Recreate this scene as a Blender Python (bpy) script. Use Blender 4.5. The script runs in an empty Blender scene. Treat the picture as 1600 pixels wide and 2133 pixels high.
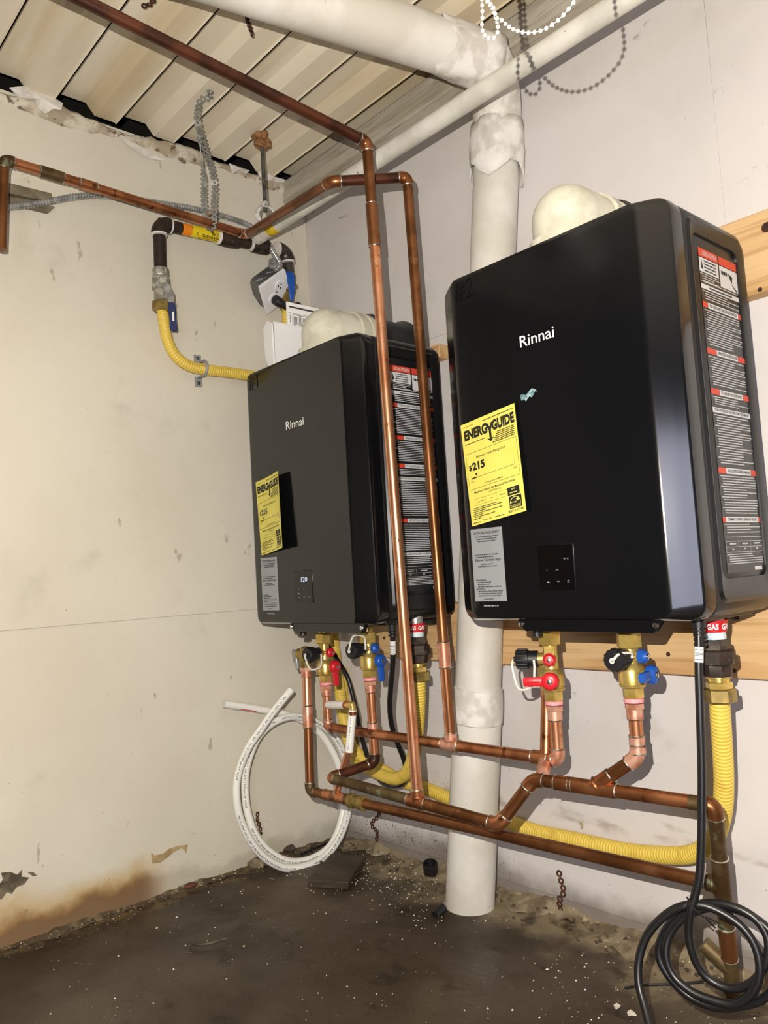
import bpy, math, random
from mathutils import Vector, Matrix
random.seed(7)
SC = bpy.context.scene
COL = SC.collection
# ------------------------------------------------------------------ camera
cam_d = bpy.data.cameras.new('camera')
cam = bpy.data.objects.new('camera', cam_d); COL.objects.link(cam)
CR, CD, CF = Vector((.6605, .7485, -.0588)), Vector((-.0981, .0084, -.9951)), Vector((-.7444, .6631, .0789))
cam.matrix_world = Matrix(((CR.x, -CD.x, -CF.x, 1.8719), (CR.y, -CD.y, -CF.y, -1.4191), (CR.z, -CD.z, -CF.z, .7415), (0, 0, 0, 1)))
cam_d.sensor_fit = 'HORIZONTAL'; cam_d.sensor_width = 36; cam_d.lens = 1647.04/1600*36
cam_d.clip_start = .02
SC.camera = cam
# ------------------------------------------------------------------ light
w = bpy.data.worlds.new('daylight'); SC.world = w; w.use_nodes = True
bg = w.node_tree.nodes['Background']; bg.inputs[0].default_value = (.76, .79, 1.0, 1); bg.inputs[1].default_value = 7.6
def lamp(name, kind, loc, power, col, **k):
    d = bpy.data.lights.new(name, kind); d.energy = power; d.color = col
    for a, b in k.items(): setattr(d, a, b)
    o = bpy.data.objects.new(name, d); o.location = loc; COL.objects.link(o); return o
# phone torch held just beside the lens
lamp('phone_torch', 'POINT', (1.8365, -1.4700, 0.8350), 128, (1, .93, .81), shadow_soft_size=.0016)
SC.view_settings.view_transform = 'Standard'; SC.view_settings.look = 'None'
SC.view_settings.gamma = 1; SC.view_settings.exposure = 0.0; SC.view_settings.use_curve_mapping = False
SC.cycles.max_bounces = 7; SC.cycles.diffuse_bounces = 4; SC.cycles.glossy_bounces = 4
SC.cycles.caustics_reflective = False; SC.cycles.caustics_refractive = False
SC.cycles.use_denoising = True
SC.cycles.sample_clamp_indirect = 4
# ------------------------------------------------------------------ materials
def C(h):
    h = h.lstrip('#'); r = []
    for i in (0, 2, 4):
        c = int(h[i:i+2], 16)/255; r.append(c/12.92 if c <= .04045 else ((c+.055)/1.055)**2.4)
    return (*r, 1)
class NT:
    def __init__(s, name):
        s.m = bpy.data.materials.new(name); s.m.use_nodes = True; s.t = s.m.node_tree
        s.b = s.t.nodes['Principled BSDF']; s.tc = s.t.nodes.new('ShaderNodeTexCoord')
    def n(s, k, **p):
        x = s.t.nodes.new(k)
        for a, b in p.items(): setattr(x, a, b)
        return x
    def l(s, a, b): s.t.links.new(a, b)
    def vec(s, stretch=(1, 1, 1), off=(0, 0, 0)):
        mp = s.n('ShaderNodeMapping'); mp.inputs['Scale'].default_value = stretch; mp.inputs['Location'].default_value = off
        s.l(s.tc.outputs['Object'], mp.inputs[0]); return mp.outputs[0]
    def noise(s, scale, detail=4, stretch=(1, 1, 1), off=(0, 0, 0), rough=.55):
        x = s.n('ShaderNodeTexNoise'); x.inputs['Scale'].default_value = scale; x.inputs['Detail'].default_value = detail
        x.inputs['Roughness'].default_value = rough
        s.l(s.vec(stretch, off), x.inputs['Vector']); return x.outputs['Fac']
    def ramp(s, src, lo, hi):
        x = s.n('ShaderNodeMapRange'); x.inputs['From Min'].default_value = lo; x.inputs['From Max'].default_value = hi
        x.interpolation_type = 'SMOOTHSTEP'
        s.l(src, x.inputs['Value']); return x.outputs['Result']
    def math(s, op, a, b=0.0):
        x = s.n('ShaderNodeMath', operation=op)
        for i, q in ((0, a), (1, b)):
            if isinstance(q, (int, float)): x.inputs[i].default_value = q
            else: s.l(q, x.inputs[i])
        return x.outputs[0]
    def mix(s, fac, a, b):
        x = s.n('ShaderNodeMix', data_type='RGBA')
        for i, q in ((0, fac), (6, a), (7, b)):
            if isinstance(q, (int, float)): x.inputs[i].default_value = q
            elif isinstance(q, tuple): x.inputs[i].default_value = q
            else: s.l(q, x.inputs[i])
        return x.outputs[2]
    def xyz(s):
        x = s.n('ShaderNodeSeparateXYZ'); s.l(s.tc.outputs['Object'], x.inputs[0]); return x.outputs
    def color(s, c):
        if isinstance(c, tuple): s.b.inputs['Base Color'].default_value = c
        else: s.l(c, s.b.inputs['Base Color'])
    def bump(s, h, strength=.3, dist=.002):
        x = s.n('ShaderNodeBump'); x.inputs['Strength'].default_value = strength; x.inputs['Distance'].default_value = dist
        s.l(h, x.inputs['Height']); s.l(x.outputs[0], s.b.inputs['Normal'])
def M(name, c1, c2=None, scale=10, lo=.42, hi=.6, c3=None, s3=30, lo3=.6, hi3=.66, rough=.5, metal=0, bump=0, bs=80, st=(1, 1, 1), coat=0, spec=.5, rvar=0):
    t = NT(name); c1 = C(c1)
    col = c1
    if c2: col = t.mix(t.ramp(t.noise(scale, 5, st), lo, hi), c1, C(c2))
    if c3: col = t.mix(t.ramp(t.noise(s3, 5, st, (3, 1, 7)), lo3, hi3), col, C(c3))
    t.color(col)
    t.b.inputs['Roughness'].default_value = rough; t.b.inputs['Metallic'].default_value = metal
    t.b.inputs['Coat Weight'].default_value = coat; t.b.inputs['Specular IOR Level'].default_value = spec
    if rvar: t.l(t.math('ADD', t.math('MULTIPLY', t.noise(scale*2, 4, st), rvar), rough-rvar/2), t.b.inputs['Roughness'])
    if bump: t.bump(t.noise(bs, 5, st), bump)
    return t.m
cu_bright = M('copper bright', 'e2a580', 'cc8a62', 14, c3='8a4e32', s3=70, lo3=.62, hi3=.74, rough=.3, metal=.85, rvar=.15)
cu_mid = M('copper aged', 'c08058', '8e5836', 11, .4, .62, c3='5a3220', s3=40, lo3=.58, hi3=.7, rough=.32, metal=.85, rvar=.2)
cu_brown = M('copper brown oxide', '8a5a38', '6a4224', 12, .4, .62, c3='9a6a48', s3=22, lo3=.6, hi3=.74, rough=.34, metal=.75, rvar=.2)
cu_dark = M('copper dark oxide', '5c3220', '3c2014', 18, .4, .6, rough=.4, metal=.5, rvar=.2)
cu_green = M('copper verdigris', '6a5a3c', '4f3a22', 16, .4, .6, c3='7d8468', s3=30, lo3=.58, hi3=.68, rough=.5, metal=.6)
cu_pink = M('copper flux pink', 'dca892', 'c08066', 30, .45, .6, rough=.4, metal=.6)
solder = M('solder', 'd8d6d0', 'a8a49a', 60, rough=.28, metal=1, bump=.3, bs=200)
brass = M('brass', 'd9bf72', 'c0a252', 20, rough=.3, metal=.7, rvar=.15)
brass_old = M('old brass', 'a08a50', '7a6838', 30, rough=.38, metal=.6)
iron = M('black iron', '2f2621', '42322a', 30, c3='5c5048', s3=50, lo3=.6, hi3=.7, rough=.55, metal=.4, bump=.2)
iron_wet = M('grey iron', '5a534c', '3c3632', 40, rough=.4, metal=.6, bump=.2)
steel = M('galvanised steel', 'b8baba', '949696', 50, rough=.33, metal=.6)
galv = M('galvanised band', 'a4a6a4', '8a8c8a', 50, rough=.4, metal=.45)
steel_dark = M('dull steel', '6f6d68', '4a4844', 30, rough=.5, metal=.7)
chrome = M('bright screw', 'e4e4e4', rough=.2, metal=1)
rust = M('rust', '4a2616', '2c150d', 60, rough=.85, bump=.4, c3='6b3a1e', s3=90)
tan = M('hemp and rust', '9a7046', '6e4a2a', 90, rough=.85, bump=.5)
pvc = M('white pvc', 'd9d7d2', 'c8c5be', 9, c3='9a978f', s3=70, lo3=.7, hi3=.76, rough=.45)
pvc_thin = M('painted pvc', 'dddad2', 'c9c6bc', 9, c3='7a766c', s3=90, lo3=.68, hi3=.72, rough=.42)
duct_w = M('painted duct', 'dddad4', 'c9c4ba', 4, c3='8e8a80', s3=45, lo3=.7, hi3=.78, rough=.5, bump=.1, bs=20)
wrap_w = M('painted cloth wrap', 'e2dfdb', 'c9c4bd', 25, rough=.6, bump=.6, bs=40)
dome_w = M('yellowed flue plastic', 'd8d6c6', 'c2bfac', 14, rough=.38)
plastic_w = M('white plastic', 'e9e9ec', rough=.35)
paper = M('paper', 'f0f0ee', rough=.75)
ink = M('black ink', '141414', rough=.7)
ink_grey = M('grey ink', '3c3c40', rough=.7)
yellow_tape = M('yellow tape', 'e8c818', 'd0ae10', 60, rough=.4)
label_y = M('yellow gas tag', 'e6cc20', rough=.5)
label_o = M('orange gas tag', 'e8871c', rough=.5)
energy_y = M('yellow label paper', 'dfd566', 'd8cd5e', 6, rough=.5)
unit_mat = M('charcoal enamel', '0c0d10', '0d0e11', 5, rough=.15, spec=.6)
unit_side = M('charcoal enamel side', '0e0f11', '101113', 5, rough=.32, spec=.5)
gap_mat = M('dark seam', '07080a', rough=.7)
screen_mat = M('glossy black panel', '060607', rough=.12)
logo_mat = M('silver print', 'e6e6e4', rough=.4)
icon_mat = M('dim icon print', '8d9090', rough=.5)
sticker_g = M('silver sticker', '9a9da2', '94979c', 8, rough=.4, metal=.2)
side_lab = M('dark label film', '17181c', rough=.3)
print_w = M('white print', 'c9cacc', rough=.5)
print_r = M('red print', 'c8402c', rough=.5)
marker = M('black marker', '050506', rough=.3)
red_p = M('red plastic', 'c8202c', rough=.35)
blue_p = M('blue plastic', '1c50a8', rough=.35)
navy_p = M('navy rubber grip', '1c2a5c', rough=.5)
cap_p = M('black plastic', '17181a', rough=.42)
rubber = M('black rubber cable', '141416', rough=.36)
strap_p = M('clear strap', 'dad8cc', rough=.4)
pink_p = M('pink sealing tape', 'e898a0', rough=.5)
white_band = M('white band', 'e8e8e8', rough=.5)
red_tag = M('red tag', 'b81820', rough=.45)
wood = None
pex = M('white pex', 'eeeeea', rough=.38)
def yellow_mat():
    t = NT('yellow corrugated jacket')
    t.color(t.mix(t.ramp(t.noise(35, 5), .5, .75), C('e2c558'), C('cda944')))
    t.b.inputs['Roughness'].default_value = .42; return t.m
hose_y = yellow_mat()
def wood_mat(name, a, b, knot, sc=1):
    t = NT(name)
    g = t.noise(14*sc, 6, (.12, 1, 1.6)); g2 = t.noise(90*sc, 3, (.05, 1, 1.3))
    col = t.mix(t.ramp(g, .35, .68), C(a), C(b)); col = t.mix(t.math('MULTIPLY', t.ramp(g2, .5, .7), .5), col, C(knot))
    t.color(col); t.b.inputs['Roughness'].default_value = .6; t.bump(g2, .15); return t.m
wood = wood_mat('new pine', 'cfae80', 'bf9766', '9c7444')
wood_old = wood_mat('wet dark wood', '4a3d30', '33281e', '221a13', 2)
wood_grey = wood_mat('grey weathered wood', '7d7562', '686050', '4a4335', 2)
def wall_mat(name, base, alt, seed, left):
    t = NT(name); x, y, z = t.xyz()
    col = t.mix(t.ramp(t.noise(2.2, 5, off=(seed, 0, 0)), .35, .7), C(base), C(alt))
    # scuffs and grey smudges
    sm = t.math('MULTIPLY', t.ramp(t.noise(5.5, 7, off=(seed, 4, 2)), .6, .78), .38)
    col = t.mix(sm, col, C('9a958a'))
    sc = t.math('MULTIPLY', t.ramp(t.noise(26, 7, (1, 1, .45) if left else (.45, 1, 1.2), (seed, 9, 5)), .68, .72), .6)
    col = t.mix(sc, col, C('8f8a80'))
    # dark specks, thicker near the floor
    low = t.ramp(z, .55, .05)
    if not left: low = t.math('MULTIPLY', low, t.math('ADD', t.math('MULTIPLY', t.ramp(x, .85, .45), .75), .25))
    vo = t.noise(190, 2, off=(seed, 2, 8), rough=.4)
    th = t.math('ADD', t.math('MULTIPLY', low, .03 if left else .13), t.math('MULTIPLY', t.noise(3.0, 3, off=(1, seed, 3)), .12))
    sp = t.ramp(t.math('ADD', vo, th), .825, .86)
    col = t.mix(t.math('MULTIPLY', sp, .85), col, C('3c3830'))
    # rising damp, brown tide mark above the floor
    nz = t.math('MULTIPLY', t.noise(6, 6, off=(seed, 1, 1)), .16)
    zz = t.math('SUBTRACT', z, nz)
    if left:
        stain = t.math('MULTIPLY', t.ramp(zz, .05, -.04), t.ramp(y, -.5, -.62))
        stain2 = t.math('MULTIPLY', t.ramp(zz, -.03, -.06), .35)
        col = t.mix(t.math('MULTIPLY', stain, .85), col, C('b8985a'))
        col = t.mix(t.math('MULTIPLY', t.math('MULTIPLY', t.ramp(zz, -.005, -.05), t.ramp(y, -.52, -.60)), .85), col, C('6a4428'))
        col = t.mix(stain2, col, C('7a705c'))
    else:
        col = t.mix(t.math('MULTIPLY', t.ramp(zz, .015, -.06), .75), col, C('5a4c3a'))
        band = t.math('MULTIPLY', t.ramp(t.math('ABSOLUTE', t.math('SUBTRACT', zz, .13)), .03, .0), t.ramp(t.noise(9, 6, (1, 1, 3)), .5, .68))
        col = t.mix(t.math('MULTIPLY', band, .55), col, C('7d6c58'))
    t.color(col); t.b.inputs['Roughness'].default_value = .48 if not left else .55
    t.b.inputs['Specular IOR Level'].default_value = .35
    h = t.math('ADD', t.noise(7, 6, off=(seed, 0, 0)), t.math('MULTIPLY', t.noise(60, 4), .25))
    t.bump(h, .25, .004); return t.m
wall_l = wall_mat('painted board warm lit', 'd8d3c6', 'cfc9bb', 3.1, True)  # both walls share one paint; the torch's warmth is mixed in here
wall_b = wall_mat('painted board cool lit', 'd5d0cf', 'cbc6c4', 8.7, False)  # same paint, with the cooler daylight mixed into its colour
def floor_mat():
    t = NT('wet muddy concrete'); x, y, z = t.xyz()
    col = t.mix(t.ramp(t.noise(3.0, 7), .35, .7), C('33281d'), C('483d32'))
    col = t.mix(t.ramp(t.noise(11, 7, (1, 1.6, 1)), .56, .72), col, C('271d13'))
    col = t.mix(t.math('MULTIPLY', t.ramp(t.noise(2.2, 5, off=(5, 5, 0)), .55, .75), .6), col, C('665a4b'))
    dist = t.math('ADD', t.math('MULTIPLY', y, -1), t.math('MULTIPLY', t.math('SUBTRACT', t.noise(7, 6), .5), .30))
    crust = t.math('MULTIPLY', t.ramp(dist, .17, .06), t.ramp(x, .12, .3))
    crust = t.math('MULTIPLY', crust, t.ramp(t.noise(13, 7, off=(2, 2, 2)), .34, .52))
    col = t.mix(t.math('MULTIPLY', crust, .85), col, C('94866c'))
    d2 = t.math('ADD', x, t.math('MULTIPLY', t.math('SUBTRACT', t.noise(9, 6), .5), .16))
    col = t.mix(t.math('MULTIPLY', t.math('MULTIPLY', t.ramp(d2, .06, .0), .8), t.ramp(t.noise(20, 5), .4, .55)), col, C('7d6a4c'))
    sp = t.ramp(t.noise(160, 2, rough=.4), .74, .77)
    col = t.mix(t.math('MULTIPLY', sp, .8), col, C('b9ae9a'))
    t.color(col)
    t.l(t.math('ADD', t.math('MULTIPLY', t.ramp(t.noise(4, 5, off=(9, 0, 0)), .35, .65), .3), .36), t.b.inputs['Roughness'])
    t.b.inputs['Specular IOR Level'].default_value = .35
    h = t.math('ADD', t.noise(12, 7, (1, 1.5, 1)), t.math('MULTIPLY', t.noise(90, 4), .35))
    t.bump(h, .5, .006); return t.m
floor_m = floor_mat()
def ceil_mat():
    t = NT('painted roofing sheet'); x, y, z = t.xyz()
    col = t.mix(t.ramp(t.noise(3, 5, (.25, 1, 1)), .35, .7), C('e8e0cf'), C('d8ccb4'))
    brn = t.math('MULTIPLY', t.ramp(t.noise(5, 5, (.12, 1.4, 1), (4, 0, 0)), .5, .72), .6)
    col = t.mix(brn, col, C('bda678'))
    t.color(col); t.b.inputs['Roughness'].default_value = .42; return t.m
ceil_m = ceil_mat()
plaster = M('crumbling plaster', 'd6cfc2', 'a89b86', 18, c3='6f6250', s3=40, lo3=.58, hi3=.66, rough=.8, bump=.6, bs=60)
bare = M('bare board', 'b09a74', '9c865f', 30, rough=.85)
hole_m = M('broken plaster', '6f6656', '4a4234', 40, .4, .6, rough=.9, bump=.6)
chip_m = M('pale chips', 'd8d2c4', 'b8ad98', 60, rough=.6)
crust_m = M('mineral crust', '8d8068', '6b5d48', 25, c3='a79b80', s3=50, rough=.8, bump=.6)
grime_m = M('wall foot grime', '4a3d2c', '6d5f48', 30, .45, .65, c3='8a7c62', s3=70, rough=.8, bump=.5)
mud_m = M('dark rubble', '54483a', '3a3026', 30, rough=.7, bump=.5)
def emit(name, c, s):
    t = NT(name); t.color(C('101010')); t.b.inputs['Emission Color'].default_value = C(c); t.b.inputs['Emission Strength'].default_value = s; return t.m
digit_m = emit('lit digits', 'dfe8ff', 1.3)
# ------------------------------------------------------------------ geometry helpers
V = Vector
def frame(d):
    d = d.normalized(); a = V((0, 0, 1)) if abs(d.z) < .9 else V((1, 0, 0))
    u = d.cross(a).normalized(); return u, d.cross(u).normalized()
class B:
    def __init__(s): s.v = []; s.f = []
    def add(s, vs, fs):
        o = len(s.v); s.v += [V(p) for p in vs]; s.f += [tuple(i+o for i in f) for f in fs]; return s
    def tube(s, pts, r, n=14, caps=True, closed=False):
        pts = [V(p) for p in pts]; N = len(pts); rr = r if isinstance(r, (list, tuple)) else [r]*N
        u = None; vs = []
        for i, p in enumerate(pts):
            if closed: t = pts[(i+1) % N]-pts[i-1]
            else: t = pts[min(i+1, N-1)]-pts[max(i-1, 0)]
            if t.length < 1e-9: t = V((0, 0, 1))
            t.normalize()
            if u is None: u, _ = frame(t)
            else:
                u = u-t*u.dot(t); u = u.normalized() if u.length > 1e-6 else frame(t)[0]
            b = t.cross(u)
            for k in range(n):
                a = 2*math.pi*k/n; vs.append(p+(u*math.cos(a)+b*math.sin(a))*rr[i])
        fs = []
        for i in range(N if closed else N-1):
            j = (i+1) % N
            for k in range(n):
                l = (k+1) % n; fs.append((i*n+k, i*n+l, j*n+l, j*n+k))
        if caps and not closed: fs += [tuple(range(n-1, -1, -1)), tuple(range((N-1)*n, N*n))]
        return s.add(vs, fs)
    def cyl(s, a, b, r, n=16, caps=True): return s.tube([a, b], r, n, caps)
    def lathe(s, o, ax, prof, n=20, rot=0.0):
        o = V(o); ax = V(ax).normalized(); u, b = frame(ax); vs = []; fs = []
        for h, r in prof:
            for k in range(n):
                a = 2*math.pi*k/n+rot; vs.append(o+ax*h+(u*math.cos(a)+b*math.sin(a))*r)
        for i in range(len(prof)-1):
            for k in range(n):
                l = (k+1) % n; fs.append((i*n+k, i*n+l, (i+1)*n+l, (i+1)*n+k))
        N = len(prof); fs += [tuple(range(n-1, -1, -1)), tuple(range((N-1)*n, N*n))]
        return s.add(vs, fs)
    def hex(s, o, ax, h, r, rot=0.3):
        c = min(.0018, h*.2); return s.lathe(o, ax, [(0, r-c), (c, r), (h-c, r), (h, r-c)], 6, rot)
    def box(s, c, d, R=None):
        c = V(c); x, y, z = d[0]/2, d[1]/2, d[2]/2
        vs = [V((a*x, b*y, e*z)) for a in (-1, 1) for b in (-1, 1) for e in (-1, 1)]
        if R: vs = [R @ p for p in vs]
        return s.add([p+c for p in vs], [(0, 1, 3, 2), (4, 6, 7, 5), (0, 4, 5, 1), (2, 3, 7, 6), (0, 2, 6, 4), (1, 5, 7, 3)])
    def prism(s, poly, o, ex, ey, ez):
        o, ex, ey, ez = V(o), V(ex), V(ey), V(ez); n = len(poly)
        vs = [o+ex*p[0]+ey*p[1] for p in poly]; vs += [p+ez for p in vs]
        return s.add(vs, [tuple(range(n-1, -1, -1)), tuple(range(n, 2*n))]+[(i, (i+1) % n, n+(i+1) % n, n+i) for i in range(n)])
    def ring(s, c, ax, R, r, n=20, m=8):
        u, b = frame(V(ax)); c = V(c)
        return s.tube([c+(u*math.cos(2*math.pi*k/n)+b*math.sin(2*math.pi*k/n))*R for k in range(n)], r, m, closed=True)
    def quad(s, p, q, r, t): return s.add([p, q, r, t], [(0, 1, 2, 3)])
    def ball(s, c, r, n=10, m=6, sc=(1, 1, 1)):
        c = V(c); vs = []; fs = []
        for i in range(m+1):
            t = math.pi*i/m
            for k in range(n):
                a = 2*math.pi*k/n; vs.append(c+V((r*sc[0]*math.sin(t)*math.cos(a), r*sc[1]*math.sin(t)*math.sin(a), r*sc[2]*math.cos(t))))
        for i in range(m):
            for k in range(n): fs.append((i*n+k, (i+1)*n+k, (i+1)*n+(k+1) % n, i*n+(k+1) % n))
        return s.add(vs, fs)
def origin(o):
    p = V((0, 0, 0))
    while o: p = p+V(o.location); o = o.parent
    return p
def put(name, b, m, parent=None, loc=None, label=None, cat=None, kind=None, group=None, ang=38, bev=0, seg=2):
    org = origin(parent) if parent else V(loc or (0, 0, 0))
    me = bpy.data.meshes.new(name); me.from_pydata([tuple(p-org) for p in b.v], [], b.f); me.materials.append(m)
    me.polygons.foreach_set('use_smooth', [True]*len(me.polygons)); me.set_sharp_from_angle(angle=math.radians(ang)); me.update()
    o = bpy.data.objects.new(name, me); COL.objects.link(o)
    if parent: o.parent = parent
    else: o.location = org
    if bev:
        k = o.modifiers.new('bevel', 'BEVEL'); k.width = bev; k.segments = seg; k.limit_method = 'ANGLE'
    for a, x in (('label', label), ('category', cat), ('kind', kind), ('group', group)):
        if x: o[a] = x
    return o
def thing(name, label, cat, loc, group=None):
    o = bpy.data.objects.new(name, None); COL.objects.link(o); o.location = loc; o.empty_display_size = .05
    o['label'] = label; o['category'] = cat
    if group: o['group'] = group
    return o
def spline(P, step=.004, closed=False):
    P = [V(p) for p in P]; out = []
    n = len(P)
    for i in range(n-1 if not closed else n):
        if closed: p0, p1, p2, p3 = P[i-1], P[i], P[(i+1) % n], P[(i+2) % n]
        else: p0, p1, p2, p3 = P[max(i-1, 0)], P[i], P[i+1], P[min(i+2, n-1)]
        # centripetal-ish: plain Catmull-Rom on fairly even points
        k = max(2, int((p2-p1).length/step))
        for j in range(k):
            t = j/k; t2 = t*t; t3 = t2*t
            out.append(.5*((2*p1)+(-p0+p2)*t+(2*p0-5*p1+4*p2-p3)*t2+(-p0+3*p1-3*p2+p3)*t3))
    if not closed: out.append(P[-1])
    return out
def resample(P, step):
    out = [P[0]]; acc = 0
    for a, b in zip(P, P[1:]):
        L = (b-a).length; d = step-acc
        while d <= L and L > 0: out.append(a+(b-a)*(d/L)); d += step
        acc = (acc+L) % step
    return out
def ribbed(P, r, amp, period, n=14, per=4):
    P = resample(spline(P, .003), period/per)
    return B().tube(P, [r+amp*(math.cos(2*math.pi*i/per)) for i in range(len(P))], n)
_fc = {}
def text_data(s, bold=0.0):
    k = (s, bold)
    if k not in _fc:
        c = bpy.data.curves.new('t', 'FONT'); c.body = s; c.size = 1; c.offset = bold; c.resolution_u = 3; c.fill_mode = 'FRONT'
        o = bpy.data.objects.new('t', c); COL.objects.link(o); me = bpy.data.meshes.new_from_object(o)
        vs = [tuple(v.co[:2]) for v in me.vertices]; fs = [tuple(p.vertices) for p in me.polygons]
        COL.objects.unlink(o); bpy.data.objects.remove(o); bpy.data.meshes.remove(me); bpy.data.curves.remove(c)
        xs = [v[0] for v in vs] or [0]; _fc[k] = (vs, fs, min(xs), max(xs))
    return _fc[k]
def flat_text(b, s, mapf, x, y, h, width=None, align='l', bold=0.0):
    """text with cap height h at (x, y) in the plane coordinates that mapf turns into points"""
    vs, fs, x0, x1 = text_data(s, bold); k = h/.69; kx = k if not width else width/max(1e-6, x1-x0)
    W = (x1-x0)*kx; ox = {'l': 0, 'c': -W/2, 'r': -W}[align]
    b.add([mapf(x+ox+(v[0]-x0)*kx, y+v[1]*k) for v in vs], fs); return b
def rect(b, mapf, x0, y0, x1, y1): return b.add([mapf(x0, y0), mapf(x1, y0), mapf(x1, y1), mapf(x0, y1)], [(0, 1, 2, 3)])
def words(b, mapf, x0, x1, y, h, rng, fill=1.0):
    """one line of print too fine to read: a row of short strokes"""
    x = x0; end = x0+(x1-x0)*fill
    while x < end:
        L = min(h*rng.uniform(1.2, 4.2), end-x); rect(b, mapf, x, y, x+L, y+h*rng.uniform(.75, 1)); x += L+h*.55
def rrect(w, h, r, k=6, x0=0.0, z0=0.0):
    pts = []
    for cx, cz, a0 in ((w-r, r, -90), (w-r, h-r, 0), (r, h-r, 90), (r, r, 180)):
        for i in range(k+1):
            a = math.radians(a0+90*i/k); pts.append((x0+cx+r*math.cos(a), z0+cz+r*math.sin(a)))
    return pts
def loft(b, rings, cap0=True, cap1=True):
    n = len(rings[0]); vs = [p for r in rings for p in r]; fs = []
    for i in range(len(rings)-1):
        for k in range(n): l = (k+1) % n; fs.append((i*n+k, i*n+l, (i+1)*n+l, (i+1)*n+k))
    if cap0: fs.append(tuple(range(n-1, -1, -1)))
    if cap1: fs.append(tuple(range((len(rings)-1)*n, len(rings)*n)))
    return b.add(vs, fs)
def perf(b, P, width, nrm, cell, hole=.34, wavy=0.0, step=.002):
    """perforated hanger band along P, flat side facing nrm"""
    P = resample([V(p) for p in P], cell)
    for i in range(len(P)-1):
        a, c = P[i], P[i+1]; t = (c-a); L = t.length; t.normalize(); s = t.cross(V(nrm)); s = s.normalized() if s.length > 1e-6 else frame(t)[0]
        mid = (a+c)/2; N = 8; out = []; inn = []
        for k in range(N):
            an = math.pi/4*k+math.pi/8; ca, sa = math.cos(an), math.sin(an)
            q = 1/max(abs(ca), abs(sa)); hx, hy = ca*q*.5, sa*q*.5
            wv = 1-wavy*(1 if abs(hx) > .45 else 0)
            out.append(mid+t*hx*L+s*hy*width*wv); inn.append(mid+t*ca*hole*min(L, width)+s*sa*hole*min(L, width))
        nn = t.cross(s).normalized()*.0008
        vs = [p+nn for p in out]+[p+nn for p in inn]+[p-nn for p in out]+[p-nn for p in inn]; fs = []
        for k in range(N):
            l = (k+1) % N; fs += [(k, l, 8+l, 8+k), (16+l, 16+k, 24+k, 24+l), (l, k, 16+k, 16+l), (8+k, 8+l, 24+l, 24+k)]
        b.add(vs, fs)
    return b
# ------------------------------------------------------------------ the setting
def grid_box(name, x0, x1, y0, y1, z0, z1, m, parent=None, kind='structure', bev=0):
    return put(name, B().box(((x0+x1)/2, (y0+y1)/2, (z0+z1)/2), (x1-x0, y1-y0, z1-z0)), m, parent, kind=kind, bev=bev)
XR, YF, ZC = 4.2, -2.9, 1.932
fb = B(); nx, ny = 66, 58
for j in range(ny+1):
    for i in range(nx+1):
        x = XR*i/nx; y = YF*(j/ny); y = y if j else 0
        d = -y; r = random.random()
        z = .004*math.sin(x*9+y*5)*math.sin(y*11)+(r-.5)*.004-.004
        fb.v.append(V((x, y, z)))
for j in range(ny):
    for i in range(nx): a = j*(nx+1)+i; fb.f.append((a, a+nx+1, a+nx+2, a+1))
o = put('floor', fb, floor_m, kind='structure', ang=80)
# rubble fillets where the floor meets the walls
def fillet(name, axis, a0, a1, m, wd, ht, seed):
    rng = random.Random(seed); b = B(); n = int(abs(a1-a0)/.014); K = 7
    for i in range(n+1):
        a = a0+(a1-a0)*i/n; w_ = wd*(.65+.5*math.sin(i*.21+seed)*math.sin(i*.077)+rng.uniform(-.16, .16)); h_ = ht*(.7+.4*math.sin(i*.31+seed*2)+rng.uniform(-.2, .2))
        for k in range(K+1):
            t = k/K; off = w_*t; z = h_*(1-t)**1.5+rng.uniform(-.0025, .0025)-.006*t
            if k == 0: off = -.004
            b.v.append(V((a, -off, z)) if axis == 'x' else V((off, a, z)))
    for i in range(n):
        for k in range(K):
            p = i*(K+1)+k; q = (p, p+1, p+K+2, p+K+1); b.f.append(q)
    return put(name, b, m, kind='structure', ang=180)
fillet('trim_3', 'x', .0, XR, crust_m, .085, .022, 2)
fillet('trim_4', 'y', .0, YF, grime_m, .020, .010, 5)
# left wall: backing plus an upper board standing a few millimetres proud
wl = grid_box('wall_left', -.12, 0, -1.12, .12, -.05, 1.925, wall_l)
ub = B().box((.002, -.561, (0.668+1.91)/2), (.005, 1.118, 1.91-.668))
put('wall_board', ub, wall_l, wl, kind='structure', bev=.0015)
wb = grid_box('wall_back', -.12, XR+.12, 0, .12, -.05, 1.925, wall_b)
for a, c, e, g in ((.006, 1.2623, .03, 1.3294), (1.2625, XR-.002, .03, 1.3294), (.006, 1.2623, 1.3298, 1.865), (1.2625, XR-.002, 1.3298, 1.865)):
    put('wall_board', B().box(((a+c)/2, -.002, (e+g)/2), (c-a, .005, g-e)), wall_b, wb, kind='structure', bev=.0006, seg=1)
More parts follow.
